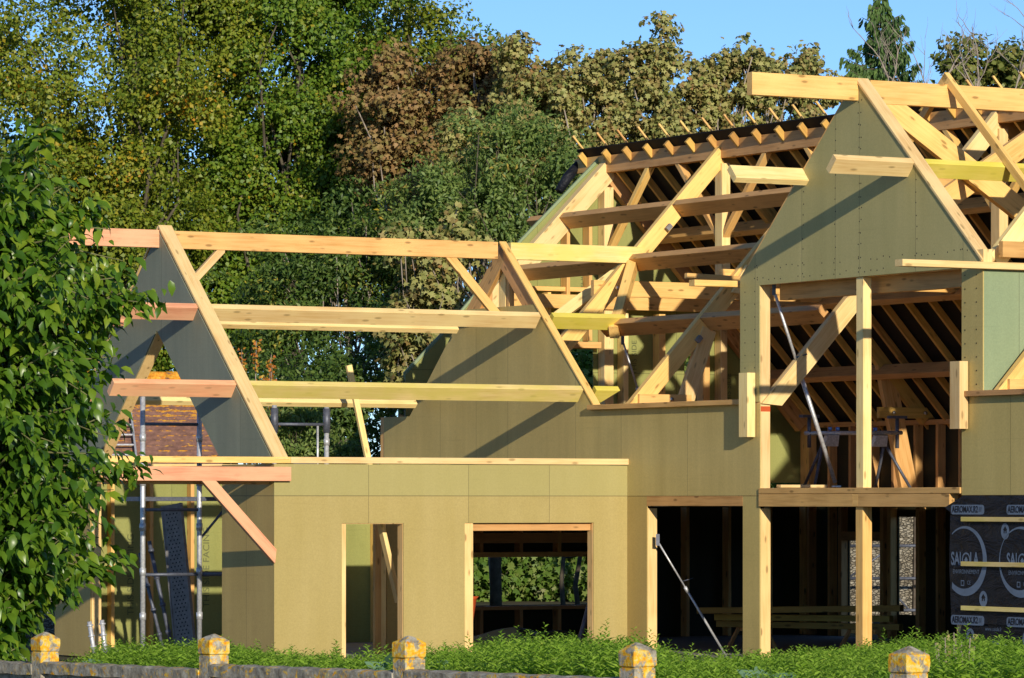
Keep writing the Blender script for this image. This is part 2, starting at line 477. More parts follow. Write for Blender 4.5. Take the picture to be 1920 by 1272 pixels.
# --- wing, front wall
hole_b = [rect(1.01, 1.96, .13, 2.0), rect(2.92, 4.99, .13, 2.0)]
slab('wall_board', 'v', 0.0, .016, rect(-.016, u2 - .018, .02, 2.80), hole_b, M['board_f'], H)
slab('wall_frame', 'v', -.145, .143, rect(.003, u2 - .002, .03, 2.80), [rect(1.08, 1.955, .13, 1.99), rect(3.06, 4.985, .13, 1.995)], M['core'], H)
beam('lintel', (3.065, -.10, 1.94), (4.98, -.10, 1.94), .08, .10, M['spruce_brown'], H)
beam('wall_plate', (.22, -.06, 2.81), (5.62, -.06, 2.81), .22, .085, M['spruce_pale'], H, off=.5)
beam('wall_plate', (-2.5, -.06, 2.81), (.215, -.06, 2.81), .22, .085, M['spruce'], H, off=.5)
beam('overhang_beam', (-2.5, .045, 2.665), (.2, .045, 2.665), .10, .19, M['salmon'], H)
beam('overhang_beam', (-2.5, -.17, 2.62), (-.02, -.17, 2.62), .10, .19, M['spruce_brown'], H)
beam('overhang_brace', (-1.05, .05, 2.60), (-.03, .05, 1.56), .085, .15, M['salmon'], H, c1=-.8, c0=.9)

# --- wing, left end wall and gable
slab('wall_board', 'u', -.016, .015, rect(-1.57, .0, .02, 2.80), [], M['board_side'], H)
slab('wall_frame', 'u', .002, .14, rect(-1.57, -.15, .03, 2.80), [], M['core'], H)
slab('wall_board', 'u', -.016, .015, rect(-7.2, -5.92, .02, 2.56), [], M['board_side'], H)
slab('wall_frame', 'u', .002, .15, rect(-7.2, -5.91, .03, 2.56), [], M['core'], H)
beam('lintel', (.08, -7.2, 2.68), (.08, -1.58, 2.68), .14, .22, M['spruce_brown'], H)
pass
tri = [(-5.72, 2.86), (-1.60, 2.86), (-3.66, 4.72)]
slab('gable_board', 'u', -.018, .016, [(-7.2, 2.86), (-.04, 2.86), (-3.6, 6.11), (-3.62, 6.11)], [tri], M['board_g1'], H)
tri2 = [(-5.70, 2.86), (-1.61, 2.86), (-3.66, 4.70)]
slab('gable_frame', 'u', .0, .17, [(-7.2, 2.86), (-.02, 2.86), (-3.6, 6.13), (-3.62, 6.13)], [tri2], M['core'], H)
beam('gable_plate', (.085, .03, 2.845), (.085, -3.62, 2.845 + 3.65 * SL), .21, .035, M['spruce_pale'], H, up=NF, off=.5, c0=-.6)
beam('gable_plate', (.085, -7.25, 2.845), (.085, -3.62, 2.845 + 3.63 * SL), .21, .035, M['spruce_pale'], H, up=NB, off=.5)

# --- wing ridge and purlins
beam('ridge_beam', (-1.6, -3.62, 6.01), (-.02, -3.62, 6.01), .10, .25, M['salmon'], H)
beam('ridge_beam', (.19, -3.62, 6.005), (5.5, -3.62, 6.005), .10, .25, M['spruce'], H)
beam('ridge_beam', (5.72, -3.62, 6.005), (7.95, -3.62, 6.005), .10, .25, M['yellow'], H, c1=.9)
def wing_z(v): return 2.87 + SL * (-v if v > -3.6 else 7.2 + v)
for v, up, u_end, mt in ((-2.35, NF, 5.5, 'spruce_pale'), (-1.15, NF, 5.5, 'yellow'), (-4.85, NB, 5.45, 'spruce_pale'), (-6.05, NB, 5.4, 'spruce_pale')):
    z = wing_z(v)
    beam('purlin', (-1.85, v, z), (-.02, v, z), .095, .235, M['salmon'], H, up=up, off=-.5)
    beam('purlin', (.19, v, z), (u_end, v, z), .095, .235, M[mt], H, up=up, off=-.5)
beam('purlin', (5.72, -2.35, wing_z(-2.35)), (6.85, -2.35, wing_z(-2.35)), .095, .235, M['yellowgreen'], H, up=NF, off=-.5, c1=.9)
beam('purlin', (5.72, -1.15, wing_z(-1.15)), (6.0, -1.15, wing_z(-1.15)), .095, .235, M['yellowgreen'], H, up=NF, off=-.5, c1=1)
beam('purlin', (5.72, -4.85, wing_z(-4.85)), (6.7, -4.85, wing_z(-4.85)), .095, .235, M['spruce'], H, up=NB, off=-.5)
beam('ridge_brace', (1.02, -3.62, 5.92), (.17, -3.62, 5.07), .075, .11, M['spruce_pale'], H, c0=-1, c1=1)
beam('ridge_brace', (4.68, -3.62, 5.92), (5.56, -3.62, 5.0), .075, .13, M['spruce'], H, c0=1)

# --- wing, back wall (seen through the openings) and end wall of the main block
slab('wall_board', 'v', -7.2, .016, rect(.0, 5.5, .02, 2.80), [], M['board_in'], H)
for u in (.86, 1.50, 2.18, 2.80, 3.4, 4.0, 4.75, 5.32, 5.50):
    beam('stud', (u, -7.11, .1), (u, -7.11, 2.80), .06, .14, M['spruce'], H, up=UV)
beam('wall_plate', (-1.2, -7.14, 2.82), (5.55, -7.14, 2.82), .20, .08, M['spruce_pale'], H)
end_out = [(5.58, 2.5), (13.4, 2.5), (13.4, 3.62), (9.51, 7.76), (9.49, 7.76), (8.02, 6.40), (6.6, 4.90), (5.93, 4.26), (5.93, 3.6), (5.58, 3.6)]
end_h = [rect(8.45, 9.33, 2.62, 4.72), rect(11.05, 11.27, 2.62, 4.78), rect(12.62, 13.33, 2.6, 3.76)]
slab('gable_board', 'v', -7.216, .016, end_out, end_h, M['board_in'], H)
slab('gable_rim', 'v', -7.26, .04, [(5.91, 4.30), (6.6, 4.95), (8.02, 6.45), (9.50, 7.83), (13.38, 3.64), (13.38, 3.54), (9.50, 7.70), (8.04, 6.36), (6.62, 4.88), (5.93, 4.2)], [], M['board_cheek'], H)
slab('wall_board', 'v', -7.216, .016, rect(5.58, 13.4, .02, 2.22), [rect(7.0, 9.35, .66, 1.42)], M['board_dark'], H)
for u in (5.7, 6.45, 7.18, 7.9, 8.6, 9.42, 10.2, 11.0, 11.8, 12.6, 13.3):
    for z0, z1 in (((.12, .64), (1.44, 2.2)) if 7.0 < u < 9.4 else ((.12, 2.2),)):
        beam('stud', (u, -7.10, z0), (u, -7.10, z1), .06, .18, M['spruce_brown'], H, up=UV)
beam('window_sill', (6.95, -7.08, .62), (9.4, -7.08, .62), .22, .06, M['spruce_brown'], H)
beam('lintel', (6.95, -7.08, 1.46), (9.4, -7.08, 1.46), .22, .08, M['spruce_brown'], H)
beam('lintel', (6.95, -7.06, 1.72), (9.4, -7.06, 1.72), .10, .16, M['spruce_brown'], H)
for u, z1, ww in ((9.50, 7.3, .17), (9.82, 5.3, .09), (10.5, 5.3, .12), (11.34, 5.3, .13), (11.68, 5.1, .12), (12.52, 4.4, .1), (13.34, 3.6, .1), (8.75, 6.7, .06), (9.16, 6.9, .06), (7.2, 5.1, .06), (8.4, 5.6, .06)):
    beam('stud', (u, -7.09, 4.85 if u in (8.75, 9.16) else 2.5), (u, -7.09, z1), ww, .20, M['spruce_pale' if u in (9.50, 9.82, 11.68) else 'spruce'], H, up=UV)
for u in (8.9,):
    beam('lintel', (u - .45, -7.06, 4.78), (u + .45, -7.06, 4.78), .16, .10, M['spruce'], H)
beam('collar_tie', (7.7, -6.98, 5.46), (11.5, -6.98, 5.46), .10, .22, M['spruce'], H)
beam('collar_tie', (7.6, -7.08, 5.66), (11.6, -7.08, 5.66), .08, .07, M['spruce'], H)
beam('gable_rafter', (6.95, -7.06, 5.21), (9.47, -7.06, 7.74), .17, .30, M['spruce_pale'], H, up=MN, off=-.5, c1=.9)
beam('gable_rafter', (13.34, -7.06, 3.62), (9.53, -7.06, 7.72), .14, .26, M['spruce_brown'], H, up=MF, off=-.5, c1=.9)

# --- long left-facing wall of the main block
slab('wall_board', 'u', u2 - .018, .016, [(-7.2, 2.374), (3.41, 2.374), (3.41, 3.6), (-.83, 3.6), (-2.55, 5.17), (-4.65, 5.17), (-6.37, 3.6), (-7.2, 3.6)], [], M['board_g2'], H)
slab('wall_frame', 'u', u2, .11, rect(-7.2, 3.405, 2.38, 3.6), [], M['core'], H)
slab('gable_frame', 'u', u2, .085, [(-6.37, 3.602), (-.83, 3.602), (-2.55, 5.168), (-4.65, 5.168)], [], M['core'], H)
beam('gable_plate', (u2 + .03, -.86, 3.615), (u2 + .03, -3.60, 3.615 + 2.74 * SL), .12, .03, M['spruce'], H, up=NF, off=.5)
beam('gable_rafter', (u2 + .05, -1.9, 2.84 + 1.9 * SL), (u2 + .05, -3.58, 6.11), .07, .30, M['spruce_brown'], H, up=NF, off=-.5)
beam('gable_rafter', (u2 + .05, -5.6, 2.84 + 1.6 * SL), (u2 + .05, -3.64, 6.11), .07, .28, M['spruce_brown'], H, up=NB, off=-.5)
for v, z1, w_ in ((-3.72, 5.9, .20), (-3.55, 5.88, .08), (-3.05, 5.5, .08), (-4.2, 5.5, .08)):
    beam('stud', (u2 + .14, v, 5.0), (u2 + .14, v, z1), .09, w_, M['spruce_brown' if w_ < .1 else 'spruce_pale'], H, up=UV)
beam('stud', (u2 + .04, -7.27, 2.45), (u2 + .04, -7.27, 3.6), .10, .12, M['spruce_brown'], H, up=UV)
# ground storey of that wall
slab('wall_board', 'u', u2 - .018, .016, rect(-7.19, -5.0, .02, 2.368), [], M['board_side'], H)
slab('wall_frame', 'u', u2, .12, rect(-7.10, -5.01, .12, 2.2), [], M['core'], H)
slab('wall_board', 'u', u2 - .018, .016, rect(.018, .54, .02, 2.368), [], M['board_side'], H)
slab('wall_frame', 'u', u2, .15, rect(-.4, .535, .03, 2.2), [], M['core'], H)
slab('wall_board', 'u', u2 - .018, .016, rect(2.99, 3.405, .02, 2.368), [], M['board_w'], H)
slab('wall_frame', 'u', u2, .15, rect(3.0, 3.41, .03, 2.2), [], M['core'], H)
beam('lintel', (u2 + .02, .54, 2.30), (u2 + .02, 2.99, 2.30), .08, .135, M['spruce_brown'], H)
for v in (5.72, 9.0):
    beam('post', (u2 + .07, v, .1), (u2 + .07, v, 2.23), .145, .16, M['spruce'], H, up=UV)
beam('post', (u2 + .07, 5.72, 2.475), (u2 + .07, 5.72, 5.19), .13, .16, M['spruce_pale'], H, up=UV)
beam('post', (u2 + .07, 3.345, 2.475), (u2 + .07, 3.345, 5.19), .155, .13, M['spruce_pale'], H, up=UV)
mk = beam('paint_mark', (u2 + .07, 3.345, 3.50), (u2 + .07, 3.345, 3.57), .159, .134, M['orange'], H, up=UV)
# first floor
slab('floor_deck', 'v', -7.05, 25.0, rect(u2 + .18, 13.2, 2.25, 2.40), [], M['spruce_brown'], H)
beam('deck_edge', (u2 + .04, 3.412, 2.435), (u2 + .04, 7.97, 2.435), .16, .075, M['spruce_brown'], H)
beam('deck_beam', (u2 + .03, 3.412, 2.31), (u2 + .03, 5.62, 2.31), .14, .165, M['spruce_brown'], H)
beam('deck_beam', (u2 + .03, 5.75, 2.31), (u2 + .03, 7.75, 2.31), .14, .165, M['spruce_brown'], H)
beam('deck_block', (u2 + .03, 5.625, 2.31), (u2 + .03, 5.745, 2.31), .14, .16, M['spruce'], H)
# sills on the knee wall
beam('sill', (u2 + .05, -.95, 3.635), (u2 + .05, 3.02, 3.635), .30, .07, M['spruce_brown'], H)
beam('sill', (u2 + .05, 8.12, 3.635), (u2 + .05, 14, 3.635), .30, .07, M['spruce_brown'], H)
# right part
slab('wall_board', 'u', u2 - .018, .016, [(7.985, 2.374), (17.8, 2.374), (17.8, 3.6), (8.43, 3.6), (8.43, 5.2), (7.985, 5.205)], [], M['board_w'], H)
slab('wall_frame', 'u', u2, .14, rect(7.99, 17.8, 2.38, 3.6), [], M['core'], H)
slab('wall_frame', 'u', u2, .14, rect(7.99, 8.41, 3.602, 5.19), [], M['core'], H)
slab('wall_frame', 'u', u2, .14, rect(2.95, 3.27, 3.602, 5.19), [], M['core'], H)
slab('wall_frame', 'u', u2, .14, rect(7.86, 17.8, .05, 2.2), [], M['core'], H)

# --- dormer gable
slab('gable_board', 'u', u2 - .022, .020, [(2.93, 3.63), (3.405, 3.63), (3.405, 5.19), (7.98, 5.21), (8.36, 5.21), (8.36, 5.30), (5.68, 7.74), (5.66, 7.74), (2.93, 5.28)], [], M['board_g3'], H)
slab('gable_frame', 'u', u2, .14, [(2.96, 5.2), (8.38, 5.2), (8.38, 5.30), (5.68, 7.76), (5.66, 7.76), (2.96, 5.30)], [], M['core'], H)
beam('gable_plate', (u2 + .06, 8.42, 5.27), (u2 + .06, 5.67, 5.27 + 2.75 * .90), .20, .035, M['spruce_pale'], H, up=NF, off=.5)
beam('gable_plate', (u2 + .06, 2.92, 5.27), (u2 + .06, 5.67, 5.27 + 2.75 * .90), .16, .03, M['spruce'], H, up=NB, off=.5)
beam('stud', (u2 + .05, 8.36, 5.21), (u2 + .05, 8.36, 5.42), .14, .17, M['spruce_pale'], H, up=UV)
beam('lintel', (u2 + .30, 3.5, 5.10), (u2 + .30, 8.3, 5.10), .12, .22, M['spruce_brown'], H)
beam('ridge_beam', (3.9, 5.67, 7.62), (u2 - .024, 5.67, 7.62), .12, .29, M['spruce'], H)
beam('ridge_beam', (u2 + .17, 5.67, 7.60), (13.5, 5.67, 7.60), .12, .30, M['spruce'], H)
beam('ridge_stub', (u2 - .1, 5.55, 7.74), (u2 + .1, 5.55, 7.74), .12, .06, M['spruce'], H)
DZ = lambda v: 7.78 - .90 * abs(v - 5.67)
beam('purlin', (4.33, 6.96, DZ(6.96)), (u2 - .024, 6.96, DZ(6.96)), .095, .235, M['spruce_pale'], H, up=NF, off=-.5)
beam('purlin', (4.40, 4.40, DZ(4.40) + .02), (u2 - .024, 4.40, DZ(4.40) + .02), .095, .235, M['spruce_pale'], H, up=NB, off=-.5)
beam('purlin', (u2 + .17, 6.96, DZ(6.96)), (9.6, 6.96, DZ(6.96)), .095, .235, M['yellowgreen'], H, up=NF, off=-.5)
beam('purlin', (u2 + .17, 4.40, DZ(4.40)), (8.4, 4.40, DZ(4.40)), .095, .235, M['spruce'], H, up=NB, off=-.5)
for u in (6.98,):
    beam('rafter', (u, 8.6, DZ(8.6) + .10), (u, 5.64, DZ(5.64) + .12), .075, .11, M['spruce'], H, up=NF, off=-.0)
    beam('rafter', (u, 3.3, DZ(3.3) + .10), (u, 5.70, DZ(5.70) + .12), .075, .11, M['spruce'], H, up=NB, off=-.0)
beam('cheek_plate', (4.26, 8.45, 5.215), (10.0, 8.45, 5.215), .16, .085, M['spruce_pale'], H)
beam('eaves_plate', (4.85, 2.80, 5.23), (u2 - .024, 2.80, 5.23), .14, .085, M['spruce'], H)
beam('eaves_plate', (u2 + .02, 2.86, 5.23), (7.6, 2.86, 5.23), .14, .085, M['spruce'], H)
slab('cheek_board', 'v', 8.412, .016, [(u2 - .0, 3.675), (5.72, 3.675), (7.1, 5.165), (u2 - .0, 5.165)], [], M['board_cheek'], H)
slab('cheek_frame', 'v', 8.25, .155, [(5.72, 3.675), (5.76, 3.675), (7.08, 5.165), (5.72, 5.165)], [], M['core'], H)

# cleats screwed either side of the opening
for v, z0, z1 in ((3.22, 3.16, 4.02), (8.04, 3.20, 4.04)):
    c = beam('cleat', (u2 - .10, v, z0), (u2 - .10, v, z1), .13, .21, M['spruce_pale'], H, up=UV)

# nail heads on the dormer gable
bm = bmesh.new()
def nail(v, z):
    r = .011
    vs = [bm.verts.new(L(u2 - .0225, v + r * math.cos(t), z + r * math.sin(t))) for t in [i * math.pi / 3 for i in range(6)]]
    bm.faces.new(vs)
for vv in (3.29, 3.35, 4.45, 5.20, 5.74, 5.79, 7.02, 8.02):
    z = 5.3
    while z < DZ(vv) - .12:
        nail(vv + random.uniform(-.015, .015), z + random.uniform(-.02, .02)); z += .155
for zz in (5.27, 5.42):
    v = 3.35
    while v < 8.3:
        if random.random() < .8: nail(v, zz + random.uniform(-.02, .02))
        v += .14
for vv in (3.05, 3.29, 8.06, 8.30):
    z = 3.75
    while z < 5.2: nail(vv, z); z += .17
me = bpy.data.meshes.new('nail_heads'); bm.to_mesh(me); bm.free()
link('nail_heads', me, M['black'], H)

# --- main roof: trusses
def truss(v, m_near='spruce', legs=True, near_leg=True, near=True, far=True, king=True):
    if near: beam('truss_rafter', (5.62, v, 3.68), (9.46, v, 7.74), .11, .25, M[m_near], H, up=MN, off=-.5, c1=.9, c0=-.8)
    if far: beam('truss_rafter', (13.40, v, 3.68), (9.56, v, 7.74), .11, .25, M['spruce_dark'], H, up=MF, off=-.5, c1=.9)
    beam('collar_tie', (7.25, v - .10, 5.50), (11.75, v - .10, 5.50), .09, .24, M['spruce'], H)
    if king: beam('king_post', (9.51, v, 5.62), (9.51, v, 7.45), .15, .20, M['spruce_pale'], H, up=UV)
    if legs:
        beam('truss_leg', (12.98, v, 2.42), (12.5, v, 4.45), .10, .30, M['spruce'], H, up=UU)
        beam('blochet', (12.35, v + .06, 3.68), (13.5, v + .06, 3.68), .07, .17, M['spruce_dark'], H)
        if near_leg: beam('truss_leg', (6.30, v + .02, 3.0), (6.95, v + .02, 4.75), .09, .24, M['spruce_pale'], H, up=UU)
        if near_leg: beam('blochet', (5.75, v + .07, 3.74), (6.62, v + .07, 3.74), .07, .14, M['spruce'], H)
        if near_leg: tubes('bolt', [([L(6.28, v + .10, 3.74), L(6.28, v + .13, 3.74)], .028)], M['bolt'], H, 8)
truss(-3.67, legs=True, near_leg=False)
truss(-.10, 'spruce', legs=True)
truss(3.40, 'spruce_pale', legs=False)
truss(8.60, 'spruce', legs=True)
truss(12.8, 'spruce', legs=False)
for v in (-3.55, .02):
    tubes('bolt', [([L(7.55, v, 5.50), L(7.55, v + .04, 5.50)], .03)], M['bolt'], H, 8)
tubes('bolt', [([L(7.66, .02, 5.56), L(7.66, .06, 5.56)], .03)], M['bolt'], H, 8)
tubes('bolt', [([L(7.70, .02, 5.34), L(7.70, .06, 5.34)], .03)], M['bolt'], H, 8)
tubes('bolt', [([L(12.6, -3.55, 3.68), L(12.6, -3.52, 3.68)], .028)], M['bolt'], H, 8)
tubes('bolt', [([L(13.2, -3.55, 3.68), L(13.2, -3.52, 3.68)], .028)], M['bolt'], H, 8)
# valley rafters of the wing
beam('valley_rafter', (7.92, -3.67, 6.05), (6.75, -2.35, 4.86), .14, .20, M['spruce'], H, up=UP, off=-.5)
beam('valley_rafter', (7.90, -3.72, 6.0), (5.75, -6.15, 3.75), .12, .17, M['spruce_pale'], H, up=UP, off=-.5)
slab('gusset', 'v', -.03, .05, [(7.30, 5.28), (7.62, 5.24), (7.80, 5.34), (7.84, 5.56), (7.72, 5.68), (7.55, 5.68), (7.42, 5.50)], [], M['spruce_pale'], H)
beam('loose_rail', (6.45, .12, 5.49), (7.95, .12, 5.45), .07, .075, M['spruce_brown'], H)
# crossing timbers behind the dormer gable
beam('cross_brace', (5.75, 5.67, 7.62), (9.4, 5.67, 5.40), .10, .29, M['spruce'], H, up=UP, off=0)
beam('cross_brace', (6.2, 5.53, 5.75), (9.3, 5.53, 7.62), .09, .29, M['spruce'], H, up=UP, off=0)
beam('valley_rafter', (5.72, 8.30, 5.36), (7.6, 8.30, 7.40), .10, .25, M['spruce_pale'], H, up=MN, off=-.5)
beam('collar_tie', (5.75, 8.52, 5.42), (8.5, 8.52, 5.42), .08, .2, M['spruce_brown'], H)

# main ridge and purlins
beam('main_ridge', (9.51, -7.95, 7.69), (9.51, -7.02, 7.69), .14, .24, M['spruce_brown'], H)
beam('main_ridge', (9.51, -7.01, 7.665), (9.51, 18, 7.665), .14, .27, M['spruce_brown'], H)
def mz(u): return 3.675 + 1.057 * (u - 5.62)
for u, v0, v1, mt in ((8.60, -8.0, 4.35, 'spruce_brown'), (7.80, -7.3, 3.9, 'spruce_brown'), (6.82, -2.9, 2.94, 'spruce_brown'),
                      (8.60, 8.9, 18, 'spruce_brown'), (7.80, 8.7, 18, 'spruce_brown'), (6.82, 8.7, 18, 'spruce_brown')):
    beam('purlin', (u, v0, mz(u)), (u, v1, mz(u)), .11, .26, M[mt], H, up=MN, off=-.5)
for u in (10.45, 11.5, 12.5):
    z = 7.72 - k * (u - 9.51) - .10
    beam('purlin', (u, -7.0, z), (u, 18, z), .11, .24, M['spruce_brown'], H, up=MF, off=-.5)
# joist hangers
for u, v in ((8.52, -3.58), (6.78, -.0), (7.72, 8.7)):
    beam('joist_hanger', (u - .05, v, mz(u) - .30), (u - .05, v + .05, mz(u) - .30), .10, .07, M['steelplank'], H, up=MN)
# braces under the ridge
for v0, s in ((-7.0, 1), (-3.67, -1), (-3.67, 1), (-.1, -1), (3.4, -1), (3.4, 1), (8.6, -1), (8.6, 1)):
    beam('ridge_brace', (9.51, v0 + s * .08, 6.35), (9.51, v0 + s * 1.25, 7.55), .08, .12, M['spruce'], H, up=UU)
for v0, s in ((-3.67, 1), (-.1, 1)):
    beam('ridge_brace', (10.3, v0 + s * .08, 5.9), (10.3, v0 + s * .9, 6.65), .08, .10, M['spruce'], H, up=UU)
# far roof slope: rafters, underlay, counter battens
vals = [-7.60] + [-6.86 + .62 * i for i in range(40)]
for v in vals:
    beam('rafter', (9.32, v, 7.80 + .06), (13.75, v, 3.13), .055, .105, M['spruce_dark'], H, up=MF, off=0)
    beam('counter_batten', (9.19, v, 8.146), (13.75, v, 3.28), .036, .03, M['spruce'], H, up=MF)
pts = [(9.33, 8.05), (13.8, 3.28)]
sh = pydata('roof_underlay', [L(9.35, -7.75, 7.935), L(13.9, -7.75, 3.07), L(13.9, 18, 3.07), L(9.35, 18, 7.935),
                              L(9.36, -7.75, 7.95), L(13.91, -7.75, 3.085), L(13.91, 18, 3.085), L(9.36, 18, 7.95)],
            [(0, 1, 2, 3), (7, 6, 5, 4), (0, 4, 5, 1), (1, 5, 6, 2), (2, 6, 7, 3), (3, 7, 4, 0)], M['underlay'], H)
bm = bmesh.new()
ring = []
for i in range(9):
    t = i / 8
    p = Vector((9.2 + .05 * math.sin(i), -7.85 - .05 * math.cos(i * 2), 7.95 - .55 * t))
    ring.append(p)
fl = tubes('underlay_roll', [([L(9.50, -7.92, 7.74), L(9.30, -7.93, 7.52), L(9.12, -7.92, 7.28)], [.07, .085, .07])], M['membrane'], H, 12)
bm.free()

# --- far wall of the main block
fw_h = [rect(-5.95, -4.93, .05, 1.66), rect(-4.56, -3.98, .50, 2.05)]
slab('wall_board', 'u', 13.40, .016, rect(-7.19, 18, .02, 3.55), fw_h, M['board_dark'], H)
v = -6.9
i = 0
while v < 12:
    for z0, z1 in ((.12, 2.2), (2.42, 3.5)):
        if z0 < 1 and (-6.0 < v < -4.9 or -4.62 < v < -3.8): continue
        beam('stud', (13.32, v, z0), (13.32, v, z1), .15, .065, M['spruce_brown'], H, up=UV)
    v += .6; i += 1
for vv in (-6.02, -4.84, -4.64, -3.86):
    beam('stud', (13.36, vv, .12), (13.36, vv, 2.2), .18, .10, M['spruce_brown'], H, up=UV)
beam('wall_plate', (13.38, -7.1, 3.54), (13.38, 18, 3.54), .2, .08, M['spruce_brown'], H)
beam('lintel', (13.36, -6.0, 1.74), (13.36, -4.9, 1.74), .16, .14, M['spruce_brown'], H)
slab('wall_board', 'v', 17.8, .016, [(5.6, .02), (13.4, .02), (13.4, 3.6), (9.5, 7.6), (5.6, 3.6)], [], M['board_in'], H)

# --- wrapped part with printed rain screen and battens
MU = u2 - .045
def sheet(name, outline, u0, mat):
    return slab(name, 'u', u0, .02, outline, [], mat, H)
mem = sheet('printed_membrane', [(7.80, .86), (7.76, 1.5), (7.78, 2.16), (7.66, 2.22), (8.06, 2.37), (17.8, 2.37), (17.8, .76), (8.4, .78)], MU, M['membrane'])
mem2 = sheet('printed_membrane', [(7.90, .05), (7.92, .60), (8.06, .90), (17.8, .90), (17.8, .05)], MU + .022, M['membrane'])
for z in (2.075, 1.52, .97, .43):
    beam('cladding_batten', (MU - .022, 8.06, z), (MU - .022, 17.8, z), .04, .058, M['yellow'], H)
PU = MU - .0035
def poly_print(polys):
    """polys: list of (outline, holes) in (v,z)"""
    bm = bmesh.new()
    for out, holes in polys:
        loops = [out] + holes
        flat = [p for l in loops for p in l]
        tr = tessellate_polygon([[Vector((p[0], p[1], 0)) for p in l] for l in loops])
        bv = [bm.verts.new(L(PU, *p)) for p in flat]
        for t in tr: 
            try: bm.faces.new([bv[i] for i in t])
            except ValueError: pass
    me = bpy.data.meshes.new('p'); bm.to_mesh(me); bm.free(); return me
def circ(cv, cz, rv, rz, n=48): return [(cv + rv * math.cos(2 * math.pi * i / n), cz + rz * math.sin(2 * math.pi * i / n)) for i in range(n)]
def rrect(v0, v1, z0, z1, r=.03):
    o = []
    for cx_, cz_, a in ((v1 - r, z1 - r, 0), (v0 + r, z1 - r, 90), (v0 + r, z0 + r, 180), (v1 - r, z0 + r, 270)):
        for i in range(5):
            t = R(a + i * 22.5); o.append((cx_ + r * math.cos(t), cz_ + r * math.sin(t)))
    return o
def house_icon(cv, cz, s):
    return [(cv - s, cz), (cv, cz + s * 1.1), (cv + s, cz), (cv + s * .7, cz), (cv + s * .7, cz - s * .9), (cv + s * .2, cz - s * .9), (cv + s * .2, cz - s * .3), (cv - s * .2, cz - s * .3), (cv - s * .2, cz - s * .9), (cv - s * .7, cz - s * .9), (cv - s * .7, cz)]
def text_mesh(txt, size, v, z, sx=1.0, off=.0):
    cu = bpy.data.curves.new('t', 'FONT'); cu.body = txt; cu.size = size; cu.align_x = 'CENTER'; cu.align_y = 'CENTER'; cu.offset = off
    ob = bpy.data.objects.new('t', cu); col.objects.link(ob)
    bpy.context.view_layer.update()
    me = bpy.data.meshes.new_from_object(ob.evaluated_get(bpy.context.evaluated_depsgraph_get()))
    bpy.data.objects.remove(ob); bpy.data.curves.remove(cu)
    for p in me.vertices:
        p.co = L(PU - .001, v + p.co.x * sx, z + p.co.y)
    return me
def mk(name, me, mat): 
    me.materials.clear(); return link(name, me, mat, mem)
for j in range(0, 5):
    cv = 8.10 + 1.16 * j; cz = 1.555
    lo = 7.79
    clip = lambda pts: [(max(a, lo), b) for a, b in pts]
    mk('printed_ring', poly_print([(clip(circ(cv, cz, .455, .435)), [clip(circ(cv - .035 + (.001 if j else .02), cz + .03, .40, .375))])]) if j else
       poly_print([([(cv + .455 * math.cos(t), cz + .435 * math.sin(t)) for t in [R(-128 + 256 * i / 40) for i in range(41)]] +
                    [(cv - .03 + .40 * math.cos(t), cz + .03 + .375 * math.sin(t)) for t in [R(128 - 256 * i / 40) for i in range(41)]], [])]), M['print'])
    for dv, s in ((-.15, 'SAL'), (.16, 'LA')):
        mk('printed_letters', text_mesh(s, .225, cv + dv - (.02 if s == 'SAL' else -.03), cz + .02, .70, .006), M['print'])
    mk('printed_emblem', poly_print([(circ(cv + .02, cz + .02, .088, .088, 24), [circ(cv + .02, cz + .02, .066, .066, 24)]), (house_icon(cv + .02, cz + .01, .042), [])]), M['print'])
    mk('printed_letters', text_mesh('ENVIRONNEMENT', .075, cv + .02, cz - .135, .9), M['print'])
    mk('printed_letters', text_mesh('CE', .07, cv + .08, cz - .27, .9), M['print'])
    mk('printed_box', poly_print([(rect(cv - .09, cv - .02, cz - .31, cz - .24), [rect(cv - .078, cv - .032, cz - .298, cz - .252)])]), M['print'])
    for zz in (2.195, .82):
        v0 = cv - .30; v1 = cv + .40
        mk('printed_band', poly_print([(rrect(max(v0, lo), v1, zz - .06, zz + .06, .04), [])]), M['print'])
        tm = text_mesh('AEROMAX.R2', .115, cv + .0, zz, .78, .002); 
        for p in tm.vertices: p.co.x -= .002
        mk('printed_letters', tm, M['membrane'])
        t2 = text_mesh('///', .09, cv + .32, zz, .8)
        for p in t2.vertices: p.co.x -= .002
        mk('printed_letters', t2, M['membrane'])
    for ev, ez in ((cv + .38, 1.09), (cv + .83, 1.93)):
        dz = circ(ev, ez, .085, .10, 24)
        mk('printed_emblem', poly_print([(dz, [house_icon(ev, ez + .015, .045)])]), M['print'])
for j in range(5):
    ev = 8.18 + 1.16 * j
    def lower(me):
        for p in me.vertices: p.co.x += .022
        return me
    me = lower(poly_print([(circ(ev, .62, .085, .10, 24), [house_icon(ev, .635, .045)])])); me.materials.clear(); link('printed_emblem', me, M['print'], mem2)
    me = lower(text_mesh('www.salola.fr', .07, ev + .48, .72, .9)); me.materials.clear(); link('printed_letters', me, M['print'], mem2)
    c0, c1 = ev + .55, .16
    arc = [(c0 + .44 * math.cos(R(a)), c1 + .42 * math.sin(R(a))) for a in range(10, 171, 8)] + [(c0 + .37 * math.cos(R(a)), c1 + .35 * math.sin(R(a))) for a in range(170, 9, -8)]
    me = lower(poly_print([(arc, [])])); me.materials.clear(); link('printed_ring', me, M['print'], mem2)

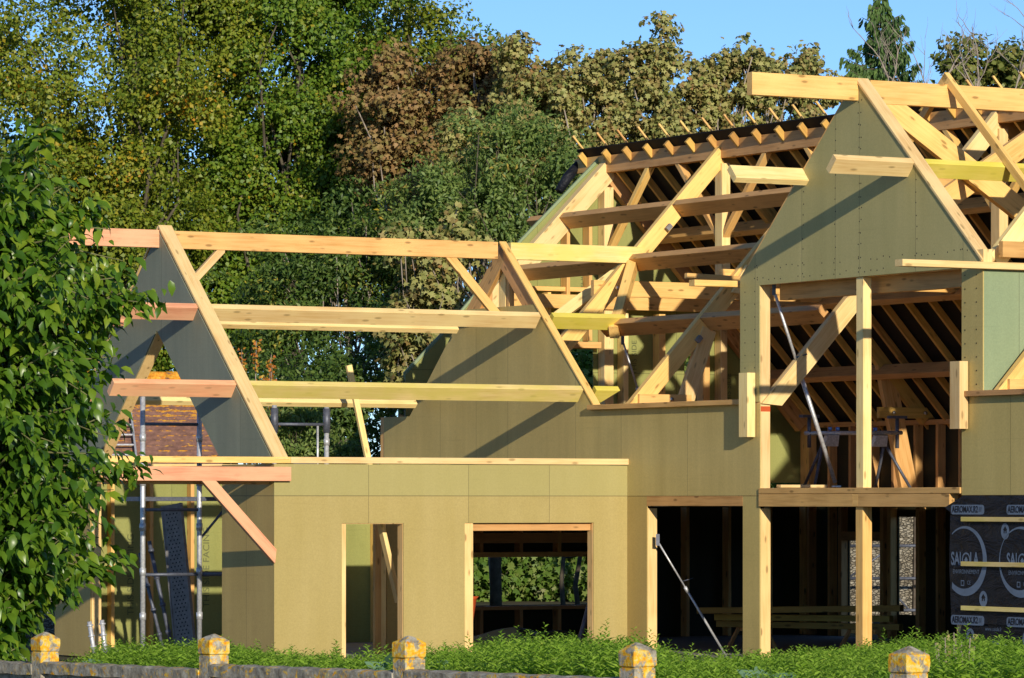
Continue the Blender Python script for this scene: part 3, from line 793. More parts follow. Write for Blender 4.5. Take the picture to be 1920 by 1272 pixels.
# faint lettering on the inside of the boards of the back wall
for u, z, t in ((1.22, 1.2, 'THIS SIDE FACING'), (2.48, 1.3, 'THIS SIDE FACING'), (4.55, 1.45, 'THIS SIDE FACING')):
    cu = bpy.data.curves.new('t', 'FONT'); cu.body = t; cu.size = .15; cu.align_x = 'CENTER'; cu.align_y = 'CENTER'
    ob = bpy.data.objects.new('t', cu); col.objects.link(ob); bpy.context.view_layer.update()
    me = bpy.data.meshes.new_from_object(ob.evaluated_get(bpy.context.evaluated_depsgraph_get()))
    bpy.data.objects.remove(ob); bpy.data.curves.remove(cu)
    for p in me.vertices: p.co = L(u - p.co.y, -7.18, z + p.co.x)
    me.materials.clear(); link('stamped_text', me, M['inkfaint'], H)['kind'] = 'stuff'
for u, z in ((9.15, 5.95), (9.72 + .25, 5.95), (11.9, 4.1), (13.0, 4.1), (10.1, 4.6)):
    cu = bpy.data.curves.new('t', 'FONT'); cu.body = 'FLOOR' if u < 10.5 else 'BLOCK'; cu.size = .13; cu.align_x = 'CENTER'; cu.align_y = 'CENTER'
    cu.body = 'THIS SIDE'
    ob = bpy.data.objects.new('t', cu); col.objects.link(ob); bpy.context.view_layer.update()
    me = bpy.data.meshes.new_from_object(ob.evaluated_get(bpy.context.evaluated_depsgraph_get()))
    bpy.data.objects.remove(ob); bpy.data.curves.remove(cu)
    for p in me.vertices: p.co = L(u - p.co.y, -7.195, z + p.co.x)
    me.materials.clear(); link('stamped_text', me, M['inkfaint'], H)['kind'] = 'stuff'
#PART3
# ------------------------------------------------------------------ loose things in and around the house
HM = Matrix.Translation((-3.186, 58.0, 0)) @ Matrix.Rotation(R(30), 4, 'Z')
def WL(u, v, z): return HM @ L(u, v, z)
def root_at(name, u, v, z=0): 
    return empty(name, WL(u, v, z), R(30))
def LO(o, u, v, z):      # point relative to a root at (u0,v0,z0) in house axes
    return Vector((u - o[0], -(v - o[1]), z - o[2]))
def loose_beam(name, A, B, w_, h, mat, label, cat, group=None, up=(0, 0, 1), **kk):
    m, ln = frame(WL(*A), WL(*B), (HM.to_3x3() @ L(*up)))
    o = bar(name, WL(*A), WL(*B), w_, h, HM.to_3x3() @ L(*up), mat, None, **kk)
    tag(o, label, cat, group); return o

# scaffold tower standing in the open end of the wing
def scaffold(name, u0, u1, v, z1a, z1b, levels, label, decks=(), diag=True, ztop2=None):
    r = root_at(name, u0, v); o = (u0, v, 0)
    P_ = lambda u, vv, z: LO(o, u, vv, z)
    for (uu, zt) in ((u0, z1a), (u1, z1b)):
        for dv in (0,):
            zt_ = zt if dv == 0 else zt - (.0 if zt > 3.4 else 0)
            st = tubes('standard', [([P_(uu, v + dv, .02), P_(uu, v + dv, zt_)], .036)], M['galv'], r)
            z = .65
            while z < zt_:
                tubes('coupling', [([P_(uu, v + dv, z), P_(uu, v + dv, z + .10)], .045)], M['galv'], st); z += .62
            tubes('base_plate', [([P_(uu, v + dv, .0), P_(uu, v + dv, .03)], .09)], M['galv'], st)
    for z in levels:
        tubes('ledger', [([P_(u0, v, z), P_(u1, v, z)], .024)], M['galvdark'], r)
    for uu in (u0, u1):
        for z in ():
            tubes('transom', [([P_(uu, v, z), P_(uu, v - .75, z)], .022)], M['galvdark'], r)
    for z in decks:
        bar('deck', P_(u0, v - .37, z), P_(u1, v - .37, z), .7, .06, Vector((0, 0, 1)), M['galvdark'], r)
    if diag:
        tubes('brace', [([P_(u1, v - .02, 1.75), P_(u1 + .55, v - .02, 2.35)], .018)], M['galvdark'], r)
    tag(r, label, 'scaffold'); return r
sc1 = scaffold('scaffold_tower', -.73, .14, -2.6, 3.9, 3.86, (.22, 1.28, 2.18, 3.37), 'galvanised scaffold tower standing in the open left end of the low wing', decks=(2.33,))
o1 = (-.73, -2.6, 0)
tubes('ledger', [([LO(o1, .14, -2.6, 1.28), LO(o1, 1.9, -2.6, 1.28)], .03)], M['galvdark'], sc1)
bar('deck', LO(o1, .14, -2.9, 2.33), LO(o1, 1.9, -2.9, 2.33), .7, .06, Vector((0, 0, 1)), M['galvdark'], sc1)
tubes('standard', [([LO(o1, .26, -2.9, .02), LO(o1, .26, -2.9, 3.3)], .014)], M['galvdark'], sc1)
tubes('ledger', [([LO(o1, .26, -2.9, 2.9), LO(o1, .95, -2.9, 2.9)], .015)], M['galvdark'], sc1)
sc2 = scaffold('scaffold_tower', 2.68, 3.55, -5.3, 3.72, 3.70, (2.92, 3.44), 'upper end of a scaffold showing above the front wall plate between the two gables', diag=False)
o2 = (2.68, -5.3, 0)
for uu in (2.68, 3.55):
    tubes('coupling', [([LO(o2, uu, -5.3, 3.32), LO(o2, uu, -5.3, 3.68)], .055)], M['galvdark'], sc2)
tubes('guard_rail', [([LO(o2, 3.40, -5.3, 2.5), LO(o2, 3.40, -5.3, 3.42)], .017)], M['galv'], sc2)
bar('toe_board', LO(o2, 3.02, -5.35, 2.84), LO(o2, 3.42, -5.35, 2.84), .03, .12, Vector((0, 0, 1)), M['galvdark'], sc2)

# perforated steel scaffold planks leaning on the back wall studs
def leaning_plank(u, v, du, z1, mat, label):
    r = root_at('scaffold_plank', u, v); 
    A = Vector((0, 0, .12)); B = Vector((du, .35, z1))
    x = (B - A); ln = x.length; x.normalize(); n = Vector((-.80, -.45, .2)); n = (n - x * n.dot(x)).normalized(); y = n.cross(x)
    m = Matrix(((x.x, y.x, n.x, A.x), (x.y, y.y, n.y, A.y), (x.z, y.z, n.z, A.z), (0, 0, 0, 1)))
    vs = box_v(0, ln, -.16, .16, -.05, 0)
    o = pydata('plank_panel', vs, BOXF, mat, r, m)
    for s in (-1, 1):
        pydata('plank_edge', box_v(-.002, ln + .002, s * .16 - .012, s * .16 + .012, -.055, .012), BOXF, M['steelplank'], r, m)
    bm = bmesh.new()
    i = 0; xx = .15
    while xx < ln - .1:
        ys = (-.09, -.03, .03, .09) if i % 2 == 0 else (-.06, 0, .06)
        for yy in ys:
            bm.faces.new([bm.verts.new((xx + .013 * math.cos(t), yy + .013 * math.sin(t), .0015)) for t in [j * math.pi / 3 for j in range(6)]])
        xx += .055; i += 1
    me = bpy.data.meshes.new('hole_pattern'); bm.to_mesh(me); bm.free()
    hp = link('hole_pattern', me, M['black'], r, m); hp['kind'] = 'stuff'
    tag(r, label, 'plank'); return r
leaning_plank(.95, -4.75, -.06, 2.25, M['steelplank'], 'grey steel scaffold plank with rows of holes, leaning upright behind the scaffold tower')
def pole(name, A, B, r_, mat, label, cat, group=None, collars=True):
    r = empty(name, WL(*A), 0)
    d = WL(*B) - WL(*A)
    tubes('tube', [([Vector((0, 0, 0)), d], r_)], mat, r)
    if collars:
        for t in (.18, .42, .66, .9): tubes('collar', [([d * t, d * (t + .03)], r_ * 1.5)], mat, r)
    tag(r, label, cat, group); return r
pole('scaffold_tube', (.50, -4.5, .1), (.30, -4.9, 1.55), .026, M['galvdark'], 'dark scaffold tube leaning inside the wing, shorter of the two left of the holed plank', 'tube', 'dark tubes leaning inside the wing')
pole('scaffold_tube', (.64, -4.5, .1), (.45, -4.9, 1.72), .03, M['galvdark'], 'dark scaffold tube leaning inside the wing, right beside the holed steel plank', 'tube', 'dark tubes leaning inside the wing')
pole('scaffold_tube', (-1.12, -3.3, .0), (-1.22, -3.3, .62), .032, M['galv'], 'short bright tube end standing in the weeds, left one of the pair', 'tube', 'short bright tube ends in the weeds')
pole('scaffold_tube', (-.96, -3.3, .0), (-1.03, -3.3, .64), .032, M['galv'], 'short bright tube end standing in the weeds, right one of the pair', 'tube', 'short bright tube ends in the weeds')
pole('steel_pole', (-2.22, -3.2, .1), (-2.50, -3.2, 1.0), .022, M['galv'], 'thin bright pole leaning on the tan wall panel behind the leftmost fence post', 'pole', collars=False)

# adjustable push-pull props
def prop(A, B, label, r0=.028, mat='galv', plate=True, kn=True):
    r = empty('push_pull_prop', WL(*A), 0); d = WL(*B) - WL(*A); n = d.normalized()
    tubes('outer_tube', [([d * .02, d * .60], r0)], M[mat], r, 12)
    tubes('inner_tube', [([d * .58, d * .98], r0 * .72)], M[mat], r, 12)
    tubes('adjusting_collar', [([d * .57, d * .615], r0 * 1.5)], M[mat], r, 12)
    if kn: tubes('handle', [([d * .66, d * .66 + Vector((.16, 0, .05))], r0 * .35)], M['galvdark'], r, 8)
    pydata('foot_plate', box_v(-.06, .06, -.06, .06, -.01, .01), BOXF, M[mat], r)
    h = pydata('head_plate', box_v(-.025, .025, -.012, .012, -.06, .10), BOXF, M['galvdark'], r); h.location = d
    tag(r, label, 'prop'); return r
prop((6.85, 3.30, 2.50), (5.74, 3.45, 5.12), 'long grey steel prop slanting across the upper opening down to the floor deck', .029)
prop((6.75, .75, .08), (5.62, .70, 1.74), 'grey steel prop bolted to the doorway post and slanting down to the ground', .017)
prop((5.30, -1.0, .1), (5.72, -1.0, 1.45), 'dark grey steel prop seen inside the wide window opening of the tan wall', .035, 'galvdark', kn=False)
prop((8.91, -4.5, 2.9), (8.23, -4.5, 4.75), 'slim teal grey prop between the upper studs below the roof purlin', .022, kn=False)

# loose boards
loose_beam('loose_board', (4.35, -5.3, 2.5), (3.92, -5.3, 4.33), .09, .06, M['spruce_pale'], 'pale loose board standing up past the purlins between the two gables', 'board', up=UV)
loose_beam('loose_board', (2.22, -.6, .9), (1.80, -.45, 2.2), .06, .12, M['spruce_pale'], 'pale board slanting inside the narrow window opening of the tan wall', 'board', up=UV)
for u, v in ((2.90, -2.5), (3.03, -2.6)):
    loose_beam('timber_post', (u, v, .12), (u, v, 2.7), .10, .07, M['spruce_pale' if u > 3 else 'spruce'], 'upright timber inside the narrow window, ' + ('right one beside the slanting board' if u > 3 else 'left one next to the green wall'), 'timber', 'upright timbers inside the narrow window', up=UV)
rt = root_at('board_partition', 3.16, -2.6)
pydata('panel', box_v(-.05, 1.2, -.01, .01, .1, 2.6), BOXF, M['board_side'], rt)
pydata('panel_stud', box_v(-.05, .0, .012, .09, .1, 2.6), BOXF, M['spruce'], rt)
tag(rt, 'brown board partition behind the slanting board in the narrow window', 'partition')
# material stack in the dark ground floor
yy = [((8.0, -1.5, .60), (9.3, 1.1, .62)), ((8.1, -1.6, .50), (9.4, 1.2, .50)), ((7.7, -1.5, .70), (9.2, 1.5, .78))]
for i, (A, B) in enumerate(yy):
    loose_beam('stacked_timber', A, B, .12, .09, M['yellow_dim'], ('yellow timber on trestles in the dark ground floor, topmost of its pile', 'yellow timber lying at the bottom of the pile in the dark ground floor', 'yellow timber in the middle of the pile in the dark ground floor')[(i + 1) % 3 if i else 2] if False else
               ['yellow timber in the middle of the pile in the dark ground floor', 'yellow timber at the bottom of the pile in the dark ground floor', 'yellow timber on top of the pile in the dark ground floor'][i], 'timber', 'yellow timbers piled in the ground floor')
for i, (u, v) in enumerate(((8.3, -1.0), (9.1, .7))):
    r = root_at('trestle', u, v)
    for s in (-1, 1):
        for t in (-1, 1):
            bar('leg', Vector((s * .25, t * .3, .1)), Vector((s * .05, t * .28, .44)), .05, .05, Vector((0, 1, 0)), M['spruce_brown'], r)
    bar('top_rail', Vector((0, -.35, .43)), Vector((0, .35, .43)), .1, .06, Vector((0, 0, 1)), M['spruce_brown'], r)
    tag(r, 'wooden trestle carrying the yellow timbers, ' + ('under their left end' if i == 0 else 'under their right end'), 'trestle', 'trestles under the yellow timbers')
# orange tub and dark tarpaulin seen through the wide window
r = root_at('plastic_tub', 4.3, -3.0)
bm = bmesh.new()
prof = [(.0, .10, 0.26), (0, .12, .30), (0, .45, .34), (0, .88, .40), (0, .92, .43), (0, .90, .38), (0, .2, .27)]
rings = []
for _, z, rr in prof:
    rings.append([bm.verts.new((rr * math.copysign(abs(math.cos(t)) ** .6, math.cos(t)), rr * math.copysign(abs(math.sin(t)) ** .6, math.sin(t)), z)) for t in [i * math.pi / 12 for i in range(24)]])
for a, b in zip(rings, rings[1:]):
    for i in range(24): bm.faces.new((a[i], a[(i + 1) % 24], b[(i + 1) % 24], b[i]))
bm.faces.new(rings[0][::-1]); bm.faces.new(rings[-1])
bm_obj('tub_body', bm, M['orange'], r, True)
tag(r, 'orange plastic tub in the dark behind the wide window opening', 'tub')
n = 24
vs = []
for i in range(n):
    for j in range(n):
        x = (i / (n - 1) - .5) * 2.6; y = (j / (n - 1) - .5) * 1.8
        h = .22 * max(0, 1 - (abs(x) / 1.3) ** 3) * max(0, 1 - (abs(y) / .9) ** 3) + .05 * math.sin(3 * x + 2 * y) + .04 * math.sin(7 * y - 3 * x)
        vs.append((x, y, max(.12, h + .12)))
fs = [(i * n + j, i * n + j + 1, (i + 1) * n + j + 1, (i + 1) * n + j) for i in range(n - 1) for j in range(n - 1)]
tp = pydata('covered_stack', vs, fs, M['tarp'], None, None, True)
tp.matrix_world = HM @ Matrix.Translation(L(5.6, -3.4, 0)); tp.modifiers.new('t', 'SOLIDIFY').thickness = .01
tag(tp, 'low stack under a dark green tarpaulin behind the wide window opening', 'tarpaulin')

# levelling trestle on the deck
r = root_at('board_stand', 8.4, 1.5, 2.41)
def q(u, z, v=1.5): return LO((8.4, 1.5, 2.41), u, v, z)
tubes('crossbar', [([q(7.55, 3.25), q(9.20, 3.27)], .03)], M['galv'], r)
tubes('leg', [([q(7.86, 3.12), q(7.55, 2.41, 1.7)], .022)], M['galvdark'], r)
tubes('leg', [([q(7.86, 3.12), q(7.75, 2.41, 1.1)], .022)], M['galvdark'], r)
tubes('leg', [([q(8.90, 3.12), q(9.26, 2.41, 1.7)], .022)], M['galvdark'], r)
tubes('leg', [([q(8.90, 3.12), q(9.0, 2.41, 1.1)], .022)], M['galvdark'], r)
for u in (7.97, 8.80):
    m_ = q(u, 3.16)
    vs = [(m_.x - .06, m_.y - .06, m_.z + .07), (m_.x + .12, m_.y - .06, m_.z + .07), (m_.x + .10, m_.y - .06, m_.z - .09), (m_.x - .14, m_.y - .06, m_.z - .09)]
    vs += [(a, b + .1, c) for a, b, c in vs]
    pydata('bracket_plate', vs, [(0, 3, 2, 1), (4, 5, 6, 7), (0, 1, 5, 4), (1, 2, 6, 5), (2, 3, 7, 6), (3, 0, 4, 7)], M['galv'], r)
for u in (7.97, 8.1, 8.74):
    tubes('knob', [([q(u, 3.29), q(u, 3.34)], .03)], M['blue'], r, 8)
for u in (7.62, 9.12):
    tubes('upright', [([q(u, 3.05), q(u, 3.47)], .028)], M['galvdark'], r, 8)
    pydata('head_pad', [tuple(q(u, 3.47) + Vector(d)) for d in box_v(-.14, .14, -.05, .05, 0, .04)], BOXF, M['galvdark'], r)
tag(r, 'grey metal stand with splayed legs and blue knobs on the upper floor deck', 'stand')
loose_beam('loose_board', (5.75, 3.55, 2.50), (6.5, 3.55, 2.50), .10, .04, M['spruce_pale'], 'short pale offcut lying on the deck edge beside the corner post', 'board')
loose_beam('loose_board', (8.6, 2.4, 2.44), (9.6, 2.4, 2.44), .14, .05, M['spruce'], 'pale plank lying on the deck at the foot of the slanting truss leg', 'board')

# ------------------------------------------------------------------ neighbouring house with the lichen-covered roof
NH = empty('tiled_roof_house', (-6.2, 76.5, 0))
pydata('roof', [(-2.8, 0, 4.50), (1.22, 0, 4.50), (1.22, -3.6, 1.85), (-2.8, -3.6, 1.85), (1.22, 3.6, 1.85), (-2.8, 3.6, 1.85),
                (-2.8, 0, 4.36), (1.22, 0, 4.36), (1.22, -3.5, 1.78), (-2.8, -3.5, 1.78), (1.22, 3.5, 1.78), (-2.8, 3.5, 1.78)],
       [(0, 3, 2, 1), (0, 1, 4, 5), (6, 7, 8, 9), (7, 6, 11, 10), (0, 6, 9, 3), (3, 9, 8, 2), (1, 2, 8, 7), (1, 7, 10, 4), (0, 5, 11, 6), (5, 4, 10, 11)], M['tiles'], NH)
# ridge tiles
bm = bmesh.new(); x = -2.8
while x < 1.0:
    tube_bm(bm, [(x, 0, 4.49), (x + .37, 0, 4.49)], [.12, .10], 10); x += .36
bm_obj('ridge_tiles', bm, M['tiles'], NH, True)
pydata('wall', [(a, b, c) for a, b, c in box_v(-2.6, 1.05, -3.2, 3.2, 0, 1.98)], BOXF, M['stone'], NH)
tag(NH, 'old house roof of brown tiles covered in orange lichen behind the gable opening', 'house')
# roof ladder
RL = empty('roof_ladder', (-6.95, 75.1, 3.5))
sl_ = Vector((0, -3.6, -2.65)).normalized()
def rp(x, d): return Vector((x, 0, 0)) + sl_ * d + Vector((0, -.05, .07))
for x in (-.28, .28): bar('rail', rp(x, -.6), rp(x + .35, 1.9), .035, .06, Vector((0, -.6, .8)), M['galv'], RL)
for i in range(8):
    d = -.4 + i * .3; s = (d + .6) / 2.5 * .35
    bar('rung', rp(-.28 + s, d), rp(.28 + s, d), .03, .03, Vector((0, -.6, .8)), M['galv'], RL)
tag(RL, 'grey ladder lying on the lichen-covered tiled roof', 'ladder')

# stone wall behind, with ivy
SW = pydata('stone_wall', box_v(2.2, 11.5, 80, 80.5, 0, 3.4), BOXF, M['stone'])
tag(SW, 'pale rubble stone wall seen through the ground floor openings', 'wall')
r = empty('scaffold_tower', (6.0, 77.2, 0))
for x in (0, 2.6): 
    tubes('standard', [([(x, 0, 0), (x, 0, 2.1)], .03)], M['galvdark'], r)
for z in (.35, .92, 1.5): tubes('ledger', [([(0, 0, z), (2.6, 0, z)], .03)], M['galvdark'], r)
tubes('brace', [([(0, 0, .92), (.8, 0, 1.5)], .02), ([(.6, 0, .9), (1.1, 0, .35)], .02)], M['galvdark'], r)
pydata('toe_board', box_v(1.5, 2.2, -.03, .0, .58, .9), BOXF, M['galvdark'], r)
tag(r, 'dark scaffold rails standing in front of the pale stone wall', 'scaffold')

# ------------------------------------------------------------------ concrete fence along the street
def lichen_attr(o, fn):
    me = o.data
    at = me.attributes.new('lichen', 'FLOAT', 'POINT')
    at.data.foreach_set('value', [fn(v.co) for v in me.vertices])
FD = Vector((.54, -.8417, 0)); FD.normalize(); FA = math.atan2(FD.y, FD.x)
F0 = Vector((-875 / 8100 * 31, 31, 0))
FE = empty('concrete_fence', F0, FA)
SP = 2.51
def grid_box(bm, x0, x1, y0, y1, z0, z1, nx, nz):
    """box whose long faces are subdivided so the lichen attribute can vary"""
    vs = {}
    for i in range(nx + 1):
        for k_, (y, z) in enumerate(((y0, z0), (y0, z1), (y1, z1), (y1, z0))):
            x = x0 + (x1 - x0) * i / nx
            vs[i, k_] = bm.verts.new((x, y, z + .006 * math.sin(x * 9 + k_)))
    for i in range(nx):
        for k_ in range(4):
            j = (k_ + 1) % 4
            bm.faces.new((vs[i, k_], vs[i + 1, k_], vs[i + 1, j], vs[i, j]))
    bm.faces.new([vs[0, k_] for k_ in range(4)]); bm.faces.new([vs[nx, k_] for k_ in (3, 2, 1, 0)])
capz = {-1: 1.32, 0: 1.360, 1: 1.413, 2: 1.466, 3: 1.492, 4: 1.543, 5: 1.58}
rail = {-1: (1.12, 1.135), 0: (1.150, 1.176), 1: (1.212, 1.244), 2: (1.258, 1.285), 3: (1.29, 1.32), 4: (1.34, 1.36)}
for kx in range(-1, 6):
    x = kx * SP; zt = capz[kx]
    s = .0725 * (1 + .03 * math.sin(kx * 3))
    bm = bmesh.new()
    def ring_(hw, z): return [bm.verts.new((x + a * hw + random.uniform(-.003, .003), b * hw + random.uniform(-.003, .003), z + random.uniform(-.003, .003))) for a, b in ((-1, -1), (1, -1), (1, 1), (-1, 1))]
    rs = [ring_(s, -.3), ring_(s, .5), ring_(s, zt - .30), ring_(s, zt - .145)]
    for a, b in zip(rs, rs[1:]):
        for i in range(4): bm.faces.new((a[i], a[(i + 1) % 4], b[(i + 1) % 4], b[i]))
    bm.faces.new(rs[0][::-1]); bm.faces.new(rs[-1])
    po = bm_obj('post', bm, M['lichen'], FE)
    lichen_attr(po, lambda c, zt=zt: .08 if c.z > zt - .2 else (.0 if c.z > zt - .35 else -.12))
    bm = bmesh.new()
    cs = s * 1.08
    rs = [ring_(s * .93, zt - .150), ring_(s * .93, zt - .138), ring_(cs, zt - .132), ring_(cs * 1.02, zt - .085), ring_(cs, zt - .045), ring_(cs * .55, zt - .018), ring_(cs * .12, zt)]
    for a, b in zip(rs, rs[1:]):
        for i in range(4): bm.faces.new((a[i], a[(i + 1) % 4], b[(i + 1) % 4], b[i]))
    bm.faces.new(rs[0][::-1]); bm.faces.new(rs[-1])
    cp = bm_obj('cap', bm, M['lichen'], po)
    cp.data.transform(Matrix.Identity(4))
    bvm = cp.modifiers.new('b', 'BEVEL'); bvm.width = .008; bvm.segments = 2; bvm.limit_method = 'ANGLE'; bvm.angle_limit = R(25)
    lichen_attr(cp, lambda c, zt=zt: .125 if c.z < zt - .04 else .03)
    if kx in rail:
        za, zb = rail[kx]
        bm = bmesh.new()
        grid_box(bm, x + s, x + SP - s, -.075, .075, 0, 0, 24, 1)
        for v_ in bm.verts:
            t = (v_.co.x - x) / SP; top = za + (zb - za) * t
            j = v_.co.y > 0
        bm.free(); bm = bmesh.new()
        sec = [(-.075, -.085), (-.08, -.01), (-.05, .0), (.05, .0), (.08, -.01), (.075, -.085)]
        prev = None
        for i in range(25):
            xx = x + s + (SP - 2 * s) * i / 24; top = za + (zb - za) * i / 24 + .004 * math.sin(i * 1.7 + kx)
            rg = [bm.verts.new((xx, y_ + .003 * math.sin(i * 2.3), top + z_)) for y_, z_ in sec]
            if prev:
                for a in range(6): bm.faces.new((prev[a], rg[a], rg[(a + 1) % 6], prev[(a + 1) % 6]))
            else: bm.faces.new(rg)
            prev = rg
        bm.faces.new(prev[::-1])
        ro = bm_obj('coping_rail', bm, M['lichen'], FE)
        lichen_attr(ro, lambda c: .015 + .03 * math.sin(c.x * 3.1))
        pn = pydata('panel', [(a, b, (za + (zb - za) * (a - x) / SP - .086) if c > 0 else -.3) for a, b, c in box_v(x + s, x + SP - s, -.03, .03, 0, 1)], BOXF, M['lichen'], FE)
        lichen_attr(pn, lambda c: -.14)
tag(FE, 'low concrete fence with capped posts spotted with yellow lichen along the street', 'fence')

# ------------------------------------------------------------------ foliage
def rand_dirs(n):
    d = rng.normal(size=(n, 3)); return d / np.linalg.norm(d, axis=1, keepdims=True)
LEAF = {  # template vertices (x along the leaf, y across, z), quads only
 'round': (np.array([[0, 0, 0], [.35, .42, .10], [1, 0, -.05], [.35, -.42, .10]]), [[0, 1, 2, 3]]),
 'narrow': (np.array([[0, 0, 0], [.4, .22, .06], [1, 0, -.15], [.4, -.22, .06]]), [[0, 1, 2, 3]]),
 'maple': (np.array([[0, 0, 0], [.15, .5, .05], [.45, .28, .08], [.62, .55, 0], [.70, .16, .04], [1.05, 0, -.1], [.70, -.16, .04], [.62, -.55, 0], [.45, -.28, .08], [.15, -.5, .05]]),
           [[0, 1, 2, 9], [2, 3, 4, 9], [9, 4, 5, 8], [8, 5, 6, 7]]),
 'long': (np.array([[0, 0, 0], [.22, .17, .05], [.22, 0, -.01], [.22, -.17, .05], [.58, .22, .02], [.58, 0, -.05], [.58, -.22, .02], [1, 0, -.30], [.85, .09, -.16], [.85, -.09, -.16]]),
          [[0, 2, 1, 1], [0, 3, 2, 2], [1, 2, 5, 4], [2, 3, 6, 5], [4, 5, 7, 8], [5, 6, 9, 7]]),
}
LEAF['long'] = (np.array([[0, 0, 0], [.05, .03, .01], [.05, -.03, .01], [.28, .19, .07], [.28, 0, .0], [.28, -.19, .07], [.62, .20, .0], [.62, 0, -.07], [.62, -.20, .0], [1, .012, -.33], [1, -.012, -.33], [.05, 0, 0], [1, 0, -.33]]),
                [[11, 4, 3, 1], [2, 5, 4, 11], [4, 7, 6, 3], [5, 8, 7, 4], [7, 12, 9, 6], [8, 10, 12, 7]])
def leaves(name, pos, ax, nrm, size, kind, mat, parent=None, scale_w=1.0):
    T, F = LEAF[kind]; F = np.array(F)
    n = len(pos)
    x = ax / np.linalg.norm(ax, axis=1, keepdims=True)
    z = nrm - x * np.sum(nrm * x, axis=1, keepdims=True)
    z /= np.linalg.norm(z, axis=1, keepdims=True) + 1e-9
    y = np.cross(z, x)
    s = size[:, None, None]
    V = pos[:, None, :] + s * (T[None, :, 0:1] * x[:, None, :] + scale_w * T[None, :, 1:2] * y[:, None, :] + T[None, :, 2:3] * z[:, None, :])
    fi = (np.arange(n) * len(T))[:, None, None] + F[None]
    return mesh_np(name, V.reshape(-1, 3), fi.reshape(-1, 4), 4, mat, parent, smooth=(kind == 'long'))

def blob_points(lobes, npuff, per, pr, flat=.7, shell=.55):
    """puffs of leaves scattered through ellipsoid lobes; returns leaf positions and outward vectors"""
    vol = np.array([(l[3] * l[4] * l[5]) ** (2 / 3) for l in lobes]); pk = rng.choice(len(lobes), npuff, p=vol / vol.sum())
    lb = np.array(lobes)[pk]
    d = rand_dirs(npuff); rr = shell + (1 - shell) * rng.random(npuff) ** .6
    pc = lb[:, :3] + d * lb[:, 3:6] * rr[:, None]
    sz = pr * (.6 + .8 * rng.random(npuff))
    cnt = np.maximum(3, (per * (sz / pr) ** 2 * (.6 + .8 * rng.random(npuff)))).astype(int)
    idx = np.repeat(np.arange(npuff), cnt)
    dd = rand_dirs(len(idx)) * (rng.random(len(idx)) ** .30)[:, None]
    dd[:, 2] *= flat
    pos = pc[idx] + dd * sz[idx][:, None]
    out = dd + .35 * d[idx]
    return pos, out, pc, lb[:, :3]

def crown(name, lobes, npuff, per, pr, lsize, kind, mat, parent, shell=.55, droop=.3, flat=.7, nrm_up=.5, gap=-.95):
    pos, out, pc, lc = blob_points(lobes, npuff, per, pr, flat, shell)
    f_ = 2.1 / max(.3, pr)
    g_ = np.sin(pos[:, 0] * f_ + 1.3 * np.sin(pos[:, 2] * f_ * .7)) + np.sin(pos[:, 2] * f_ * 1.2 + pos[:, 1] * f_ * .6 + 2) + .8 * np.sin(pos[:, 0] * f_ * 2.3 - pos[:, 2] * f_ * 1.9)
    kp = g_ + .5 * rng.normal(size=len(pos)) > gap
    pos, out = pos[kp], out[kp]
    n = len(pos)
    on = out / (np.linalg.norm(out, axis=1, keepdims=True) + 1e-6)
    nrm = 1.15 * on + np.array([0, -.25, nrm_up]) + .55 * rand_dirs(n)
    ax = rand_dirs(n) + .5 * out - np.array([0, 0, droop])
    o = leaves(name, pos, ax, nrm, lsize * (.6 + .7 * rng.random(n)), kind, mat, parent)
    return o, pc

def limbs(name, base, top, r0, targets, mat, parent, seg=7, jit=.15, n_mid=5, r_tip=.012):
    bm = bmesh.new()
    base = Vector(base); top = Vector(top)
    trunk = [base + (top - base) * (i / n_mid) + Vector((random.uniform(-1, 1), random.uniform(-1, 1), 0)) * jit * (0 if i == 0 else 1) for i in range(n_mid + 1)]
    tube_bm(bm, trunk, [r0 * (1 - .75 * i / n_mid) for i in range(n_mid + 1)], seg + 2)
    for t in targets:
        t = Vector(t)
        h = (t.z - base.z) / max(.1, (top.z - base.z))
        f = max(.15, min(.95, h * .55 + random.uniform(-.1, .1)))
        i = int(f * n_mid); p = trunk[i].lerp(trunk[min(i + 1, n_mid)], f * n_mid - i)
        d = t - p
        m1 = p + d * .35 + Vector((random.uniform(-1, 1), random.uniform(-1, 1), random.uniform(-.2, .8))) * d.length * .10
        m2 = p + d * .7 + Vector((random.uniform(-1, 1), random.uniform(-1, 1), random.uniform(-.2, .8))) * d.length * .10
        rb = r0 * (1 - .75 * f) * .34
        tube_bm(bm, [p, m1, m2, t], [rb, rb * .65, rb * .4, r_tip], seg)
    return bm_obj(name, bm, mat, parent, True)

